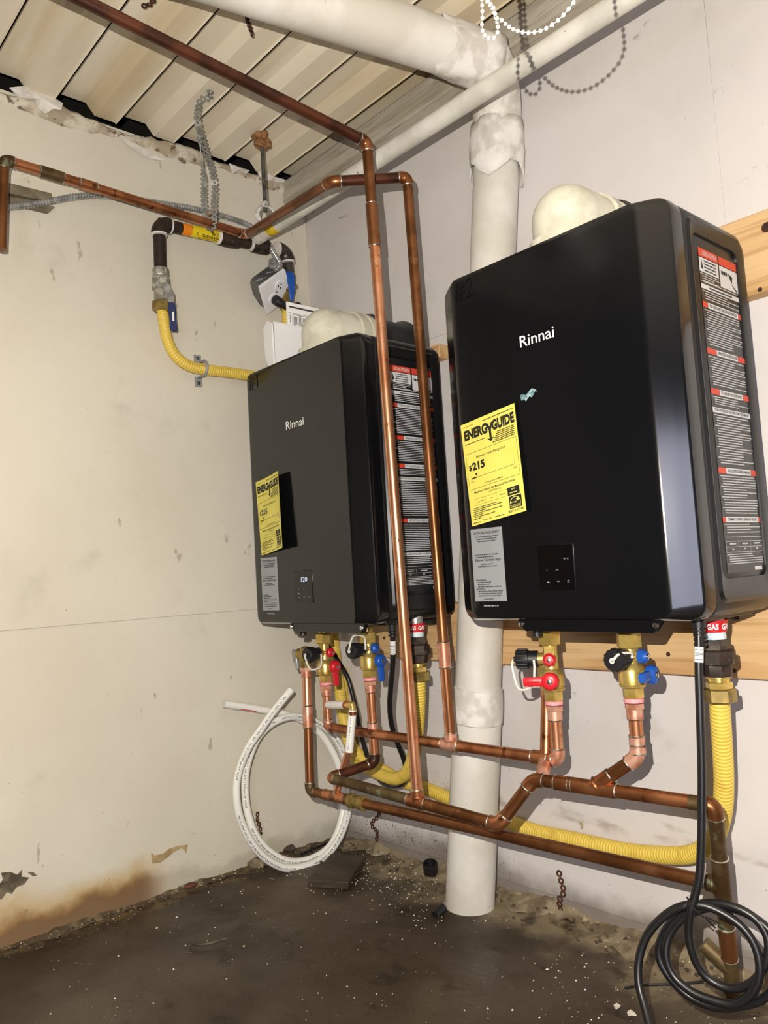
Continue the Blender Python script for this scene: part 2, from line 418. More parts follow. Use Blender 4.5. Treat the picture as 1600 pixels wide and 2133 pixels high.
# unseen walls behind the photographer, coloured dark to limit bounced light; daylight enters by a doorway in the front wall
dark_wall = M('bounce damping board', '4a4036', '3a3129', 6, rough=.8)
DX0, DX1, DZ = 2.8, 3.85, 1.4
grid_box('wall_left', -.12, 0, YF, -1.121, -.05, 1.925, dark_wall)  # unseen stretch, dark so the right heater's front reflects little light
grid_box('light_seal_1', -.30, -.24, YF-.12, .30, 1.88, 2.06, dark_wall); grid_box('light_seal_2', -.30, XR+.12, .24, .30, 1.88, 2.06, dark_wall)  # added unseen strips that keep sky light out of the roof gap
grid_box('light_seal_3', -.24, -.12, YF-.12, .24, 1.88, 1.92, dark_wall); grid_box('light_seal_4', -.12, XR+.12, .12, .24, 1.88, 1.92, dark_wall)  # lower added strips, sealing the same gap against sky light
grid_box('wall_right', XR, XR+.12, YF, .12, -.05, 2.06, dark_wall)
grid_box('wall_front', -.12, DX0, YF-.12, YF, -.05, 2.06, dark_wall)
grid_box('wall_front', DX1, XR+.12, YF-.12, YF, -.05, 2.06, dark_wall)
grid_box('wall_front', DX0, DX1, YF-.12, YF, DZ, 2.06, dark_wall)
pl = lamp('door_portal', 'AREA', ((DX0+DX1)/2, YF-.02, DZ/2), 1, (1, 1, 1), shape='RECTANGLE', size=DX1-DX0, size_y=DZ)
pl.rotation_euler = (math.radians(90), 0, 0); pl.data.cycles.is_portal = True
# corrugated roof: one object per sheet between two seams
ce = grid_box('ceiling', -.3, XR+.12, YF-.12, .30, 2.06, 2.10, M('shade dark roof board', '1c1814', rough=.9))  # colour darkened so the gaps over the wall read as deep shade
PIT = .158; y = -.124
ys = []
while y > YF-.1: ys.append(y); y -= PIT
ys = [-.124+PIT]+ys
for k, y0 in enumerate(ys):
    prof = [(0, -.004), (0, .026), (.078, .026), (.100, .0), (PIT-.006, .0), (PIT-.003, -.004)]
    b = B(); x0, x1 = .010, XR+.1; N = len(prof); vs = []
    for xx in (x0, x1):
        vs += [V((xx, y0+p[0]+.0015, ZC+p[1])) for p in prof]+[V((xx, y0+p[0]+.0015, ZC+p[1]+.0015)) for p in prof]
    fs = []
    for i in range(N-1):
        fs += [(i+1, i, 2*N+i, 2*N+i+1), (N+i, N+i+1, 3*N+i+1, 3*N+i)]
    fs += [(0, N, 3*N, 2*N), (N-1, 3*N-1, 4*N-1, 2*N-1)]
    b.add(vs, fs); put('ceiling_panel', b, ceil_m, ce, kind='structure')
# ledger board under the sheets along the back wall
led = wood_mat('painted ledger', 'bdb6a8', 'a89f8e', '6f675a', 2)
put('trim_2', B().box((XR/2, -.045, 1.895), (XR-.01, .085, .066)), led, kind='structure', bev=.004)
# lumpy plaster line on top of the left wall
rng = random.Random(4); b = B(); n = 150
for i in range(n+1):
    y = .0+(YF)*i/n; r0 = .012+.006*math.sin(i*.37)+rng.uniform(-.003, .003); zc = 1.909+.006*math.sin(i*.11)+rng.uniform(-.003, .003)
    for k in range(9):
        a = -math.pi/2+math.pi*k/8; b.v.append(V((.002+max(0, math.cos(a))*r0, y, zc+math.sin(a)*r0*1.3+(rng.uniform(-.002, .002)))))
for i in range(n):
    for k in range(8): p = i*9+k; b.f.append((p, p+1, p+10, p+9))
put('trim_1', b, plaster, kind='structure', ang=60)
def flap(name, P, m, parent, nrm, th=.003):
    """a torn, crumpled sheet: fan of triangles with thickness"""
    P = [V(p) for p in P]; c = sum(P, V((0, 0, 0)))/len(P)+V(nrm)*.010; n = len(P); t = V(nrm)*th
    vs = P+[c]+[p-t for p in P]+[c-t]; fs = []
    for i in range(n): j = (i+1) % n; fs += [(i, j, n), (n+1+j, n+1+i, 2*n+1), (j, i, n+1+i, n+1+j)]
    return put(name, B().add(vs, fs), m, parent, ang=10)
t1 = bpy.data.objects['trim_1']
flap('torn_paper', [(0.0120,-0.8560,1.9287),(0.0200,-0.8152,1.9449),(0.0180,-0.7759,1.9465),(0.0300,-0.7399,1.9234),(0.0350,-0.7456,1.9030),(0.0300,-0.7620,1.9020),(0.0280,-0.7807,1.8830),(0.0200,-0.7944,1.8964),(0.0120,-0.8002,1.9163),(0.0080,-0.8338,1.9143)], wrap_w, t1, (1, 0, 0))
flap('torn_paper', [(0.0120,-0.2698,1.9274),(0.0200,-0.2087,1.9214),(0.0200,-0.2206,1.9077),(0.0200,-0.2456,1.9143),(0.0160,-0.2628,1.8966)], wrap_w, t1, (1, 0, 0))
flap('torn_paper', [(0.0120,-0.1784,1.9415),(0.0200,-0.1177,1.9301),(0.0200,-0.0749,1.9311),(0.0120,-0.0874,1.9188),(0.0160,-0.1415,1.9071),(0.0120,-0.1713,1.9203)], wrap_w, t1, (1, 0, 0))
flap('torn_paper', [(0.0120,-0.5905,1.8973),(0.0160,-0.5285,1.8732),(0.0160,-0.4682,1.8701),(0.0140,-0.5147,1.8628),(0.0140,-0.5664,1.8786)], wrap_w, t1, (1, 0, 0))
# damage on the left wall
def patch(name, P, m, parent, n, th=.0012): 
    P = [V(p) for p in P]; k = len(P); t = V(n)*th
    return put(name, B().add([p+t for p in P]+[p for p in P], [tuple(range(k))]+[(i, (i+1) % k, k+(i+1) % k, k+i) for i in range(k)]), m, parent, ang=20, kind='structure')
patch('bare_patch', [(0.0005,-0.5679,0.1074),(0.0005,-0.5596,0.0984),(0.0005,-0.5373,0.0969),(0.0005,-0.5219,0.1042),(0.0005,-0.4963,0.1043),(0.0005,-0.4717,0.1013),(0.0005,-0.4765,0.0816),(0.0005,-0.4875,0.0973),(0.0005,-0.5096,0.0940),(0.0005,-0.5251,0.0856),(0.0005,-0.5455,0.0787),(0.0005,-0.5676,0.0815)], bare, wl, (1, 0, 0))
patch('broken_hole', [(0.0005,-0.9129,0.1310),(0.0005,-0.9022,0.1417),(0.0005,-0.9057,0.1566),(0.0005,-0.8865,0.1531),(0.0005,-0.8730,0.1433),(0.0005,-0.8630,0.1515),(0.0005,-0.8653,0.1370),(0.0005,-0.8495,0.1305),(0.0005,-0.8597,0.1193),(0.0005,-0.8755,0.1179),(0.0005,-0.8855,0.1069),(0.0005,-0.8951,0.1138),(0.0005,-0.9049,0.1029),(0.0005,-0.9144,0.1018)], hole_m, wl, (1, 0, 0))
patch('broken_hole', [(0.0005,-0.8532,0.1437),(0.0005,-0.8393,0.1387),(0.0005,-0.8325,0.1296),(0.0005,-0.8415,0.1312)], hole_m, wl, (1, 0, 0))
patch('bare_patch', [(0.0005,-0.8709,0.0605),(0.0005,-0.8589,0.0657),(0.0005,-0.8510,0.0642),(0.0005,-0.8561,0.0578)], bare, wl, (1, 0, 0))
# ------------------------------------------------------------------ the two water heaters
UW, UH, UD = .47, .638, .24
def heater(x0, yr, z0, label, on, P):
    root = thing('water_heater', label, 'water heater', (x0+UW/2, yr+UD, z0))
    def ring3(w0, h0, r, y): return [V((x0+a, yr+y, z0+c)) for a, c in rrect(UW-2*w0, UH-2*h0, r, 6, w0, h0)]
    b = B(); loft(b, [ring3(0, 0, .028, .030), ring3(-.0005, -.0005, .028, .012), ring3(.0, .0, .028, .003), ring3(.0008, .0006, .0275, -.0008), ring3(.003, .0012, .026, -.0028), ring3(.0042, .0013, .0257, -.00357), ring3(.015, .0025, .023, -.0107), ring3(.0275, .004, .020, -.0190), ring3(.0383, .0053, .0163, -.0254),
                  ring3(.0395, .0055, .016, -.0262), ring3(.0425, .0085, .013, -.0275), ring3(.046, .012, .01, -.028)])
    put('front_cover', b, unit_mat, root, ang=24)
    b = B(); loft(b, [ring3(.006, .006, .024, .028), ring3(.006, .006, .024, .040)], False, False); put('cover_seam', b, gap_mat, root)
    b = B(); loft(b, [ring3(.003, .003, .024, .034), ring3(.001, .001, .025, .038), ring3(.001, .001, .025, UD-.014), ring3(.004, .004, .022, UD-.004), ring3(.010, .010, .02, UD)])
    body = put('body', b, unit_side, root, ang=30)
    # right side: raised frame around a sunken field that carries the warning label
    def side(y, z, n=0.0): return V((x0+UW-.001+n, yr+y, z0+z))
    fy0, fy1, fz0, fz1 = .0500, .2050, .058, .590
    oy0, oy1, oz0, oz1 = .042, UD-.012, .022, UH-.022
    b = B(); K = 7
    def rr(a0, a1, c0, c1, r, n): return [side(p, q, n) for p, q in rrect(a1-a0, c1-c0, r, K, a0, c0)]
    loft(b, [rr(oy0, oy1, oz0, oz1, .02, 0), rr(oy0+.004, oy1-.004, oz0+.004, oz1-.004, .018, .0045), rr(fy0-.003, fy1+.003, fz0-.003, fz1+.003, .021, .0045), rr(fy0, fy1, fz0, fz1, .018, .0035), rr(fy0+.0005, fy1-.0005, fz0+.0005, fz1-.0005, .018, .0)], False, False)
    put('side_frame', b, unit_side, body, ang=30)
    ly0, ly1, lz0, lz1 = .074, .2035, .0655, .571
    b = B(); rect(b, lambda s, t: side(s, t, .0006), ly0, lz0, ly1, lz1); lab = put('warning_label', b, side_lab, root)
    LW, LH = ly1-ly0, lz1-lz0
    f1 = lambda s, t: side(ly0+s*LW, lz1-t*LH, .0010); f2 = lambda s, t: side(ly0+s*LW, lz1-t*LH, .0013)
    g2 = lambda s, t: side(ly0+s, lz1-t, .0013)
    bw, br, bk = B(), B(), B(); rng = random.Random(11)
    rect(br, f1, 0, .0, .49, .027); rect(br, f1, .52, .0, 1, .027)
    rect(bw, f1, 0, .03, .49, .076); rect(bw, f1, .52, .03, 1, .10)
    def wr(bb, s, sx, ty, h, align='c', bold=.01, width=None): flat_text(bb, s, lambda p, q: f2(p, ty-q), sx, 0, h, width, align, bold)
    wr(bw, 'CAUTION / ATTENTION', .27, .021, .014, width=.36); b3 = B()
    for k in range(4): words(bk, f2, .12, .46, .036+.010*k, .005, rng, .9)
    b4 = B(); b4.add([f2(.04, .066), f2(.09, .066), f2(.065, .036)], [(0, 1, 2)]); 
    words(bk, f2, .56, .72, .045, .012, rng); bk.add([f2(.74, .045), f2(.86, .052), f2(.84, .075), f2(.78, .06)], [(0, 1, 2, 3)]); bk.add([f2(.80, .075), f2(.98, .095), f2(.93, .097)], [(0, 1, 2)])
    bk.v += [ ]; bk.add([tuple(v) for v in b4.v], b4.f)
    def para(t0, t1, rows, x0_=.03, x1_=.97):
        for k in range(rows):
            t = t0+(t1-t0)*k/rows; words(bw, f1, x0_+(0 if k % 4 == 0 else .05), x1_, t, (t1-t0)/rows*.42, rng, rng.choice((1, 1, .96, .7)))
    para(.08, .108, 4, .0, .49); para(.104, .112, 1)
    rect(bw, f1, 0, .114, 1, .129); words(bk, f2, .2, .8, .119, .006, rng)
    para(.134, .165, 4)
    bars = ((.170, .188, .13, .93, 'FOR YOUR SAFETY READ BEFORE OPERATING'), (.315, .333, .24, .80, 'OPERATING INSTRUCTIONS'), (.440, .458, .22, .84, 'TO TURN OFF GAS TO APPLIANCE'),
            (.498, .514, 0, 1, 'POUR VOTRE SECURITE LISEZ AVANT DE METTRE EN MARCHE'), (.682, .700, .20, .86, 'INSTRUCTIONS DE MISE EN MARCHE'), (.832, .848, .08, .94, "COMMENT COUPER L'ADMISSION DE GAZ"))
    for a, c, l, r, s in bars:
        if l > 0: rect(br, f1, 0, a, l-.008, c)
        if r < 1: rect(br, f1, r+.008, a, 1, c)
        rect(bw, f1, l, a, r, c); flat_text(bk, s, lambda p, q, a=a, c=c: f2(p, c-.005-q), (l+r)/2, 0, (c-a)*.5, (r-l)*.9, 'c', .02)
    para(.194, .308, 15); para(.340, .432, 12); para(.464, .492, 4); para(.520, .674, 19); para(.706, .826, 15); para(.853, .885, 4)
    for t in (.892, .905, .922, .938): rect(bw, f1, .02, t, .98, t+.0012)
    for s in (.02, .34, .66, .978): rect(bw, f1, s, .905, s+.004, .938)
    for s in (.12, .44, .76): words(bw, f1, s, s+.16, .911, .005, rng); words(bw, f1, s+.05, s+.1, .927, .005, rng)
    para(.944, .978, 5); rect(bw, f1, .72, .985, .92, .997)
    put('fine_print', bw, print_w, lab, kind='stuff', ang=10); put('fine_print', bk, ink, lab, kind='stuff', ang=10)
    for k in range(0, len(br.v), 4): put('red_bar', B().add(br.v[k:k+4], [(0, 1, 2, 3)]), print_r, lab)
    # front markings
    yf = yr-.028
    def fr(s, t, n=0.0): return V((x0+s, yf-.0004-n, z0+t))
    b = B(); lx, lz, lw = P['logo']; flat_text(b, 'Rinnai', lambda p, q: fr(p, q), lx, lz, .0192, lw, 'l', .006); put('lettering', b, logo_mat, root, label='silver brand lettering', ang=10)
    b = B(); cx, cz = P['num_at']
    def stroke(pts, r=.0011): b.tube([fr(p[0]*.045+cx, p[1]*.034+cz, .0) for p in pts], r, 5)
    stroke([(.05, -.02), (.2, 1.0)]); stroke([(.3, -.05), (.42, .95)]); stroke([(-.08, .3), (.55, .42)]); stroke([(-.02, .62), (.6, .72)])
    if not on: stroke([(.68, .75), (.74, .97), (.88, 1.0), (.95, .82), (.86, .5), (.72, .2), (.62, .0), (.78, .04), (.98, .1)])
    else: stroke([(.75, .75), (.86, 1.0), (.84, 0)])
    put('marker_number', b, marker, root, label='hand written number')
    # silver notice sticker
    gx0, gz0, gx1, gz1 = P['grey']
    b = B(); rect(b, fr, gx0, gz0, gx1, gz1); st = put('notice_sticker', b, sticker_g, root, label='silver sticker')
    gw, gh = gx1-gx0, gz1-gz0; fg = lambda s, t: fr(gx0+s*gw, gz1-t*gh, .0004); b = B(); rng = random.Random(3)
    flat_text(b, 'ACTION REQUIRED!', lambda p, q: fg(p, .075-q), .5, 0, .030, .82, 'c', .03)
    for k in range(3): words(b, fg, .14+.04*k, .88-.05*k, .105+.032*k, .017, rng)
    for k in range(2): words(b, fg, .1+.03*k, .84-.15*k, .355+.032*k, .016, rng)
    flat_text(b, 'Rinnai Central App', lambda p, q: fg(p, .448-q), .5, 0, .032, .80, 'c', .03)
    for k in range(2): words(b, fg, .28-.1*k, .66+.12*k, .485+.03*k, .016, rng)
    for k in range(8): words(b, fg, .08+(.05 if k % 4 else 0), (.40, .55, .52, .88, .36, .90, .86, .84)[k], .70+.031*k, .016, rng)
    words(b, fg, .3, .6, .962, .014, rng)
    put('sticker_print', b, ink_grey, st, kind='stuff', ang=10)
    b = B(); words(b, lambda s, t: fr(s, t), gx0+.02, gx1-.02, gz0-.009, .0022, random.Random(5)); put('lettering', b, icon_mat, root, ang=10)
    # control panel
    cx0, cz0, cx1, cz1 = P['ctl']
    b = B(); loft(b, [[fr(a, c, n) for a, c in rrect(cx1-cx0-2*e, cz1-cz0-2*e, .002, 3, cx0+e, cz0+e)] for e, n in ((0, -.001), (0, .0006), (.0008, .0014))]); cp = put('control_panel', b, screen_mat, root, ang=30)
    fc = lambda s, t: fr(cx0+s*(cx1-cx0), cz0+t*(cz1-cz0), .0018)
    if on:
        b = B(); flat_text(b, '120', lambda p, q: fc(p+.12*(q-.6), q), .56, .66, .14, .33, 'c', .0); put('digits', b, digit_m, cp, label='lit temperature reading', ang=10)
        b = B(); b.add([fc(.245+.018*math.cos(a), .30+.013*math.sin(a)) for a in (0, .8, 1.6, 2.4, 3.1, 3.9, 4.7, 5.5)], [tuple(range(8))]); put('indicator', b, digit_m, cp, ang=10)
    b = B()
    if not on: flat_text(b, '°F/°C', lambda p, q: fc(p, q), .80, .66, .035, .15, 'c', .01)
    for sx, ty, s in ((.54, .43, '^'),): b.add([fc(sx-.045, ty), fc(sx, ty+.03), fc(sx+.045, ty), fc(sx+.03, ty), fc(sx, ty+.018), fc(sx-.03, ty)], [(0, 1, 4, 5), (1, 2, 3, 4)])
    b.add([fc(.505, .205), fc(.55, .175), fc(.595, .205), fc(.58, .205), fc(.55, .188), fc(.52, .205)], [(0, 5, 4, 1), (1, 4, 3, 2)])
    rect(b, fc, .25, .42, .265, .46); b.add([fc(.22, .17), fc(.27, .205), fc(.29, .18), fc(.34, .17)], [(0, 1, 2, 3)])
    for k in range(10):
        a = .6+k*.5; a2 = a+.5; b.add([fc(.83+.035*math.cos(a), .19+.026*math.sin(a)), fc(.83+.035*math.cos(a2), .19+.026*math.sin(a2)), fc(.83+.026*math.cos(a2), .19+.019*math.sin(a2)), fc(.83+.026*math.cos(a), .19+.019*math.sin(a))], [(0, 1, 2, 3)])
    rect(b, fc, .827, .19, .833, .222); put('icons', b, icon_mat, cp, ang=10)
    # bracket under the front edge, with its two screws
    bx0, bx1 = P['bracket']; yb = yr-.006
    b = B().prism([(bx0, .004), (bx0+.016, -.0175), (bx1-.016, -.0175), (bx1, .004)], (x0, yb, z0), (1, 0, 0), (0, 0, 1), (0, .012, 0))
    br_ = put('bottom_bracket', b, unit_mat, root, bev=.001)
    for s in (bx0+.010, bx1-.012): put('screw', B().lathe((x0+s, yb, z0-.0055), (0, -1, 0), [(0, .005), (.002, .0052), (.0035, .004), (.004, .0015)], 12), chrome, br_)
    # pipe plate under the body and rubber grommets
    b = B().box((x0+UW/2, yr+.13, z0-.002), (UW-.06, .17, .006)); put('bottom_plate', b, unit_side, root, bev=.001)
    for s, yy in ((bx0+.028, .012),): put('drain_plug', B().lathe((x0+s, yr+yy, z0), (0, 0, -1), [(0, .006), (.02, .006), (.021, .009), (.028, .009), (.029, .005)], 12), cap_p, root)
    put('wall_bracket', B().box((x0+UW/2, yr+UD+.020, z0+.005), (.30, .042, .05)), unit_side, root)
    put('wall_bracket', B().box((x0+UW/2, yr+UD+.020, z0+UH-.04), (.30, .042, .05)), unit_side, root)
    return root
u1 = heater(.1305, -.3185, .6363, 'dark tankless water heater nearer the corner, its small display lit 120', True,
    dict(logo=(.2050, .4618, .0720), num_at=(.052, .590), grey=(.0680, .0350, .1400, .1635), ctl=(.2088, .0506, .2798, .1257), bracket=(.147, .4317)))
u2 = heater(.8517, -.3214, .6477, 'dark tankless water heater on the right, hand marked #2, display unlit', False,
    dict(logo=(.1945, .4668, .0710), num_at=(.0530, .5890), grey=(.0524, .0360, .1260, .1657), ctl=(.1985, .0520, .2702, .1264), bracket=(.1261, .403)))
# yellow energy labels, hung on each front cover
def energy(name, label, O, EX, EY, bulge):
    """O top left corner, EX along the top edge, EY down the left edge, on the cover plane; bulge lifts the sheet off it"""
    O, EX, EY = V(O), V(EX), V(EY); root = thing(name, label, 'label', O+EX*.5)
    def mp(n):
        def f(s, t): return O+EX*s+EY*(1-t)+V((0, -1, 0))*(.0012+n+bulge(s, t))
        return f
    b = B(); N = 10; f0 = mp(0); f1 = mp(-.0004)
    for ff in (f0, f1):
        base = len(b.v); b.v += [ff(i/N, j/N) for j in range(N+1) for i in range(N+1)]
        for j in range(N):
            for i in range(N): a = base+j*(N+1)+i; b.f.append((a, a+1, a+N+2, a+N+1))
    put('sheet', b, energy_y, root, ang=60)
    f = mp(.0006); b = B(); rng = random.Random(9)
    def tx(s, x, y, h, w_=None, al='l', bold=.02, m=f, bb=b): flat_text(bb, s, m, x, y, h, w_, al, bold)
    tx('U.S. Government', .05, .955, .016, .2, bold=.0); words(b, f, .42, .97, .955, .010, rng)
    # heading: letters of uneven height around the tall arrow Y
    tx('ENERG', .05, .835, .088, .44, bold=.055); tx('GUIDE', .575, .835, .088, .40, bold=.055)
    b.add([f(.455, .915), f(.505, .915), f(.535, .875), f(.565, .915), f(.615, .915), f(.555, .845), f(.555, .765), f(.515, .765), f(.515, .845)], [(0, 1, 2, 8), (2, 3, 4, 5), (2, 5, 8), (8, 5, 6, 7)])
    b.add([f(.465, .775), f(.535, .735), f(.605, .775), f(.555, .765), f(.515, .765)], [(0, 1, 4), (1, 3, 4), (1, 2, 3)])
    words(b, f, .05, .42, .785, .010, rng)
    for k in range(6): words(b, f, .66-.02*k, .96, .80-.017*k, .010, rng)
    def line(x0, y0, x1, y1, t=.003): rect(b, f, min(x0, x1)-(t*.7 if x0 == x1 else 0), min(y0, y1)-(t/2 if y0 == y1 else 0), max(x0, x1)+(t*.7 if x0 == x1 else 0), max(y0, y1)+(t/2 if y0 == y1 else 0))
    line(.04, .695, .97, .695); line(.04, .345, .97, .345); line(.04, .345, .04, .695); line(.97, .345, .97, .695)
    tx('Estimated Yearly Energy Cost', .5, .630, .022, .54, 'c', .015)
    tx('$', .07, .535, .046, .055, bold=.04); tx('215', .135, .525, .068, .24, bold=.05)
    line(.10, .450, .90, .450); line(.10, .435, .10, .475); line(.90, .435, .90, .485)
    for s in (.3, .5, .7): line(s, .443, s, .450)
    rect(b, f, .10, .444, .195, .456); b.add([f(.175, .49), f(.225, .49), f(.195, .462)], [(0, 2, 1)])
    tx('$195', .08, .41, .013, .06, bold=0); tx('$650', .87, .41, .013, .06, bold=0)
    tx('Cost Range of Similar Models', .5, .365, .015, .34, 'c', .01)
    tx('Maximum Gallons Per Minute of Hot Water', .5, .300, .020, .76, 'c', .02); tx('(GPM Rating)', .5, .272, .017, .22, 'c', .0)
    line(.11, .245, .72, .245, .002); line(.11, .185, .72, .185, .002)
    for s in (.11, .32, .53): line(s, .185, s, .245, .002)
    tx('very small', .215, .208, .013, .14, 'c', .01); tx('low', .425, .208, .013, .05, 'c', .01); tx('medium', .63, .208, .013, .11, 'c', .01)
    rect(b, f, .72, .178, .93, .252)
    for k in range(7): words(b, f, .05+(.02 if k % 2 else 0), (.52, .60, .30, .60, .24, .46, .2)[k], .155-.017*k, .009, rng)
    tx('Natural Gas', .23, .022, .014, .16, bold=.015); words(b, f, .45, .62, .022, .010, rng); words(b, f, .04, .17, .018, .010, rng)
    rect(b, f, .73, .055, .95, .168)
    for k in range(26):
        x = .70+.0105*k
        if rng.random() > .3: rect(b, f, x, .022, x+.006*rng.uniform(.5, 1.4), .046)
    put('print', b, ink, root, ang=10)
    # emblem: arc, star and caption knocked out of the black square
    fy = mp(.0012); b = B()
    for k in range(14):
        a0, a1 = math.pi*(.0+k/14), math.pi*((k+1)/14)
        b.add([fy(.84+.095*math.cos(a), .098+.062*math.sin(a)) for a in (a0, a1)]+[fy(.84+.085*math.cos(a), .098+.055*math.sin(a)) for a in (a1, a0)], [(0, 1, 2, 3)])
    star = [fy(.885+(.035 if k % 2 == 0 else .014)*math.cos(math.pi/2+k*math.pi/5), .128+(.024 if k % 2 == 0 else .010)*math.sin(math.pi/2+k*math.pi/5)) for k in range(10)]
    b.add(star+[fy(.885, .128)], [(i, (i+1) % 10, 10) for i in range(10)])
    flat_text(b, 'energy', fy, .755, .105, .016, .12, 'l', .0); rect(b, fy, .74, .082, .94, .085); flat_text(b, 'ENERGY STAR', fy, .84, .062, .013, .18, 'c', .02)
    flat_text(b, 'high', fy, .825, .225, .014, .07, 'c', .02); words(b, fy, .76, .89, .195, .011, rng)
    put('print', b, energy_y, root, label='yellow emblem and words on black', ang=10)
    return root
F1, F2 = (.1305, -.3465, .6363), (.8517, -.3494, .6477)
energy('energy_label', 'yellow energy cost label curling off the heater with the lit display', (F1[0]+.0641, F1[1], F1[2]+.3538), (.1241, 0, .0119), (.0120, 0, -.1834), lambda s, t: .001+.016*s*s+.006*(1-t)*s)
energy('energy_label', 'yellow energy cost label on the heater hand marked #2', (F2[0]+.0468, F2[1], F2[2]+.3580), (.1298, 0, .0157), (.0122, 0, -.1868), lambda s, t: .001+.003*s+.004*(1-t)*s)
# torn remnant of clear tape on the right heater
b = B(); P0 = V((F2[0]+.188, F2[1], F2[2]+.381)); N = 9
top = [P0+V((.0042*i, -.002-.004*math.sin(i*1.1)**2, .0012*i+.003*math.sin(i*1.3))) for i in range(N)]
bot = [P0+V((.0042*i+.002, -.0012, -.006+.0009*i*i*.2+.003*math.sin(i*2.1))) for i in range(N)]
b.add(top+bot+[p+V((0, .0009, 0)) for p in top+bot], [(i, i+1, N+i+1, N+i) for i in range(N-1)]+[(2*N+i+1, 2*N+i, 3*N+i, 3*N+i+1) for i in range(N-1)])
put('tape_remnant', b, M('shiny tape', 'a9c4c8', '5f8088', 120, rough=.15), loc=P0, label='torn shiny tape remnant above the yellow label on heater #2', cat='tape', ang=15)
# ------------------------------------------------------------------ flue elbows on top of the heaters
def flue(label, xc, yc, zt):
    root = thing('flue_elbow', label, 'flue elbow', (xc, yc, zt)); R = .062; A = zt+.058; bend = .036
    b = B(); b.lathe((xc, yc, zt-.004), (0, 0, 1), [(0, R+.002), (.008, R+.002), (.009, R+.0005), (.02, R+.0005)], 36)
    put('base_collar', b, dome_w, root)
    pts = [V((xc, yc, zt+.004))]+[V((xc, yc+bend-bend*math.cos(a), A-.03+.03*math.sin(a))) for a in [math.pi/2*k/10 for k in range(11)]]+[V((xc, yc+bend+.045, A))]
    # dome: the elbow's outside is one round shell
    b = B(); b.ball((xc, yc+.012, A), R*1.0, 40, 24, (1, 1, 1)); b.tube([(xc, yc+.012, zt+.004), (xc, yc+.012, A)], R, 40); b.tube([(xc, yc+.012, A), (xc, yc+.085, A)], R, 40)
    put('elbow_shell', b, dome_w, root, ang=50)
    b = B(); b.lathe((xc, yc+.075, A), (0, 1, 0), [(0, R), (.002, R+.005), (.024, R+.005), (.026, R), (.034, R), (.036, R+.004), (.052, R+.004), (.054, R-.004)], 40); put('end_collar', b, dome_w, root)
    put('rubber_boot', B().lathe((xc, yc+.125, A), (0, 1, 0), [(0, R-.006), (.002, R+.006), (.03, R+.008), (.032, R+.002), (-yc-.125-.03, R+.001), (-yc-.125-.012, R+.010), (-yc-.125-.004, R+.010)], 36), cap_p, root)
    put('flue_pipe', B().lathe((xc, yc+.10, A), (0, 1, 0), [(0, R-.016), (-yc-.1-.003, R-.016)], 32), plastic_w, root)
    b = B(); b.tube([(xc+math.sin(a)*(R+.0065), yc+.142, A+math.cos(a)*(R+.0065)) for a in [i*math.pi/18 for i in range(37)]], .003, 6); put('clamp_band', b, steel_dark, root)
flue('yellowed white flue elbow on top of the heater near the corner', .389, -.262, UH+.6363)
flue('yellowed white flue elbow on top of the heater marked #2', 1.096, -.266, UH+.6477)
# ------------------------------------------------------------------ copper pipework
PR = .0111
def run(root, P, mats, fit=None, emats=None, rings=True, r=PR, ends=(0, 0), skip=()):
    """soldered pipe run: a pipe per stretch, an elbow with solder rings per corner"""
    P = [V(p) for p in P]; T = .020; n = len(P)
    for i in range(n-1):
        d = (P[i+1]-P[i]); L = d.length; d.normalize()
        a = P[i]+d*(T-.004 if i else -ends[0]); c = P[i+1]-d*(T-.004 if i < n-2 else -ends[1])
        put('pipe', B().cyl(a, c, r, 18), mats[i] if isinstance(mats, (list, tuple)) else mats, root)
    for i in range(1, n-1):
        d0 = (P[i]-P[i-1]).normalized(); d1 = (P[i+1]-P[i]).normalized(); A = P[i]-d0*T; Cc = P[i]+d1*T; br = T*.72
        pts = [A, A+d0*.004, A+d0*(T-br)]
        for k in range(1, 8):
            t = k/8; pts.append((P[i]-d0*br)*(1-t)**2+P[i]*2*t*(1-t)+(P[i]+d1*br)*t*t)
        pts += [P[i]+d1*br, Cc-d1*.004, Cc]; R = r*1.15
        e = put('elbow', B().tube(pts, [R]*len(pts), 18), emats[i-1] if emats else (fit or cu_mid), root)
        if rings:
            for q, d in ((A, d0), (Cc, d1)): put('solder_ring', B().ring(q, d, r*1.06, .0016, 20, 6), solder, e)
def tee(root, p, d, br, m, r=PR, L=.024, bl=.024):
    p, d, br = V(p), V(d).normalized(), V(br).normalized(); R = r*1.16
    b = B().cyl(p-d*L, p+d*L, R, 18).cyl(p, p+br*bl, R, 18); b.ring(p+br*(r*.95), br, R*1.02, .0022, 18, 6)
    t = put('tee', b, m, root)
    for q, x in ((p-d*L, d), (p+d*L, d), (p+br*bl, br)): put('solder_ring', B().ring(q, x, r*1.06, .0016, 20, 6), solder, t)
def coupling(root, p, d, m, L=.02, r=PR, ringm=None):
    p, d = V(p), V(d).normalized(); R = r*1.15
    c = put('coupling', B().cyl(p-d*L, p+d*L, R, 18), m, root)
    for q in (p-d*L, p+d*L): put('solder_ring', B().ring(q, d, r*1.07, .0017, 20, 6), ringm or solder, c)
def lerp(a, b, t): return V(a)*(1-t)+V(b)*t
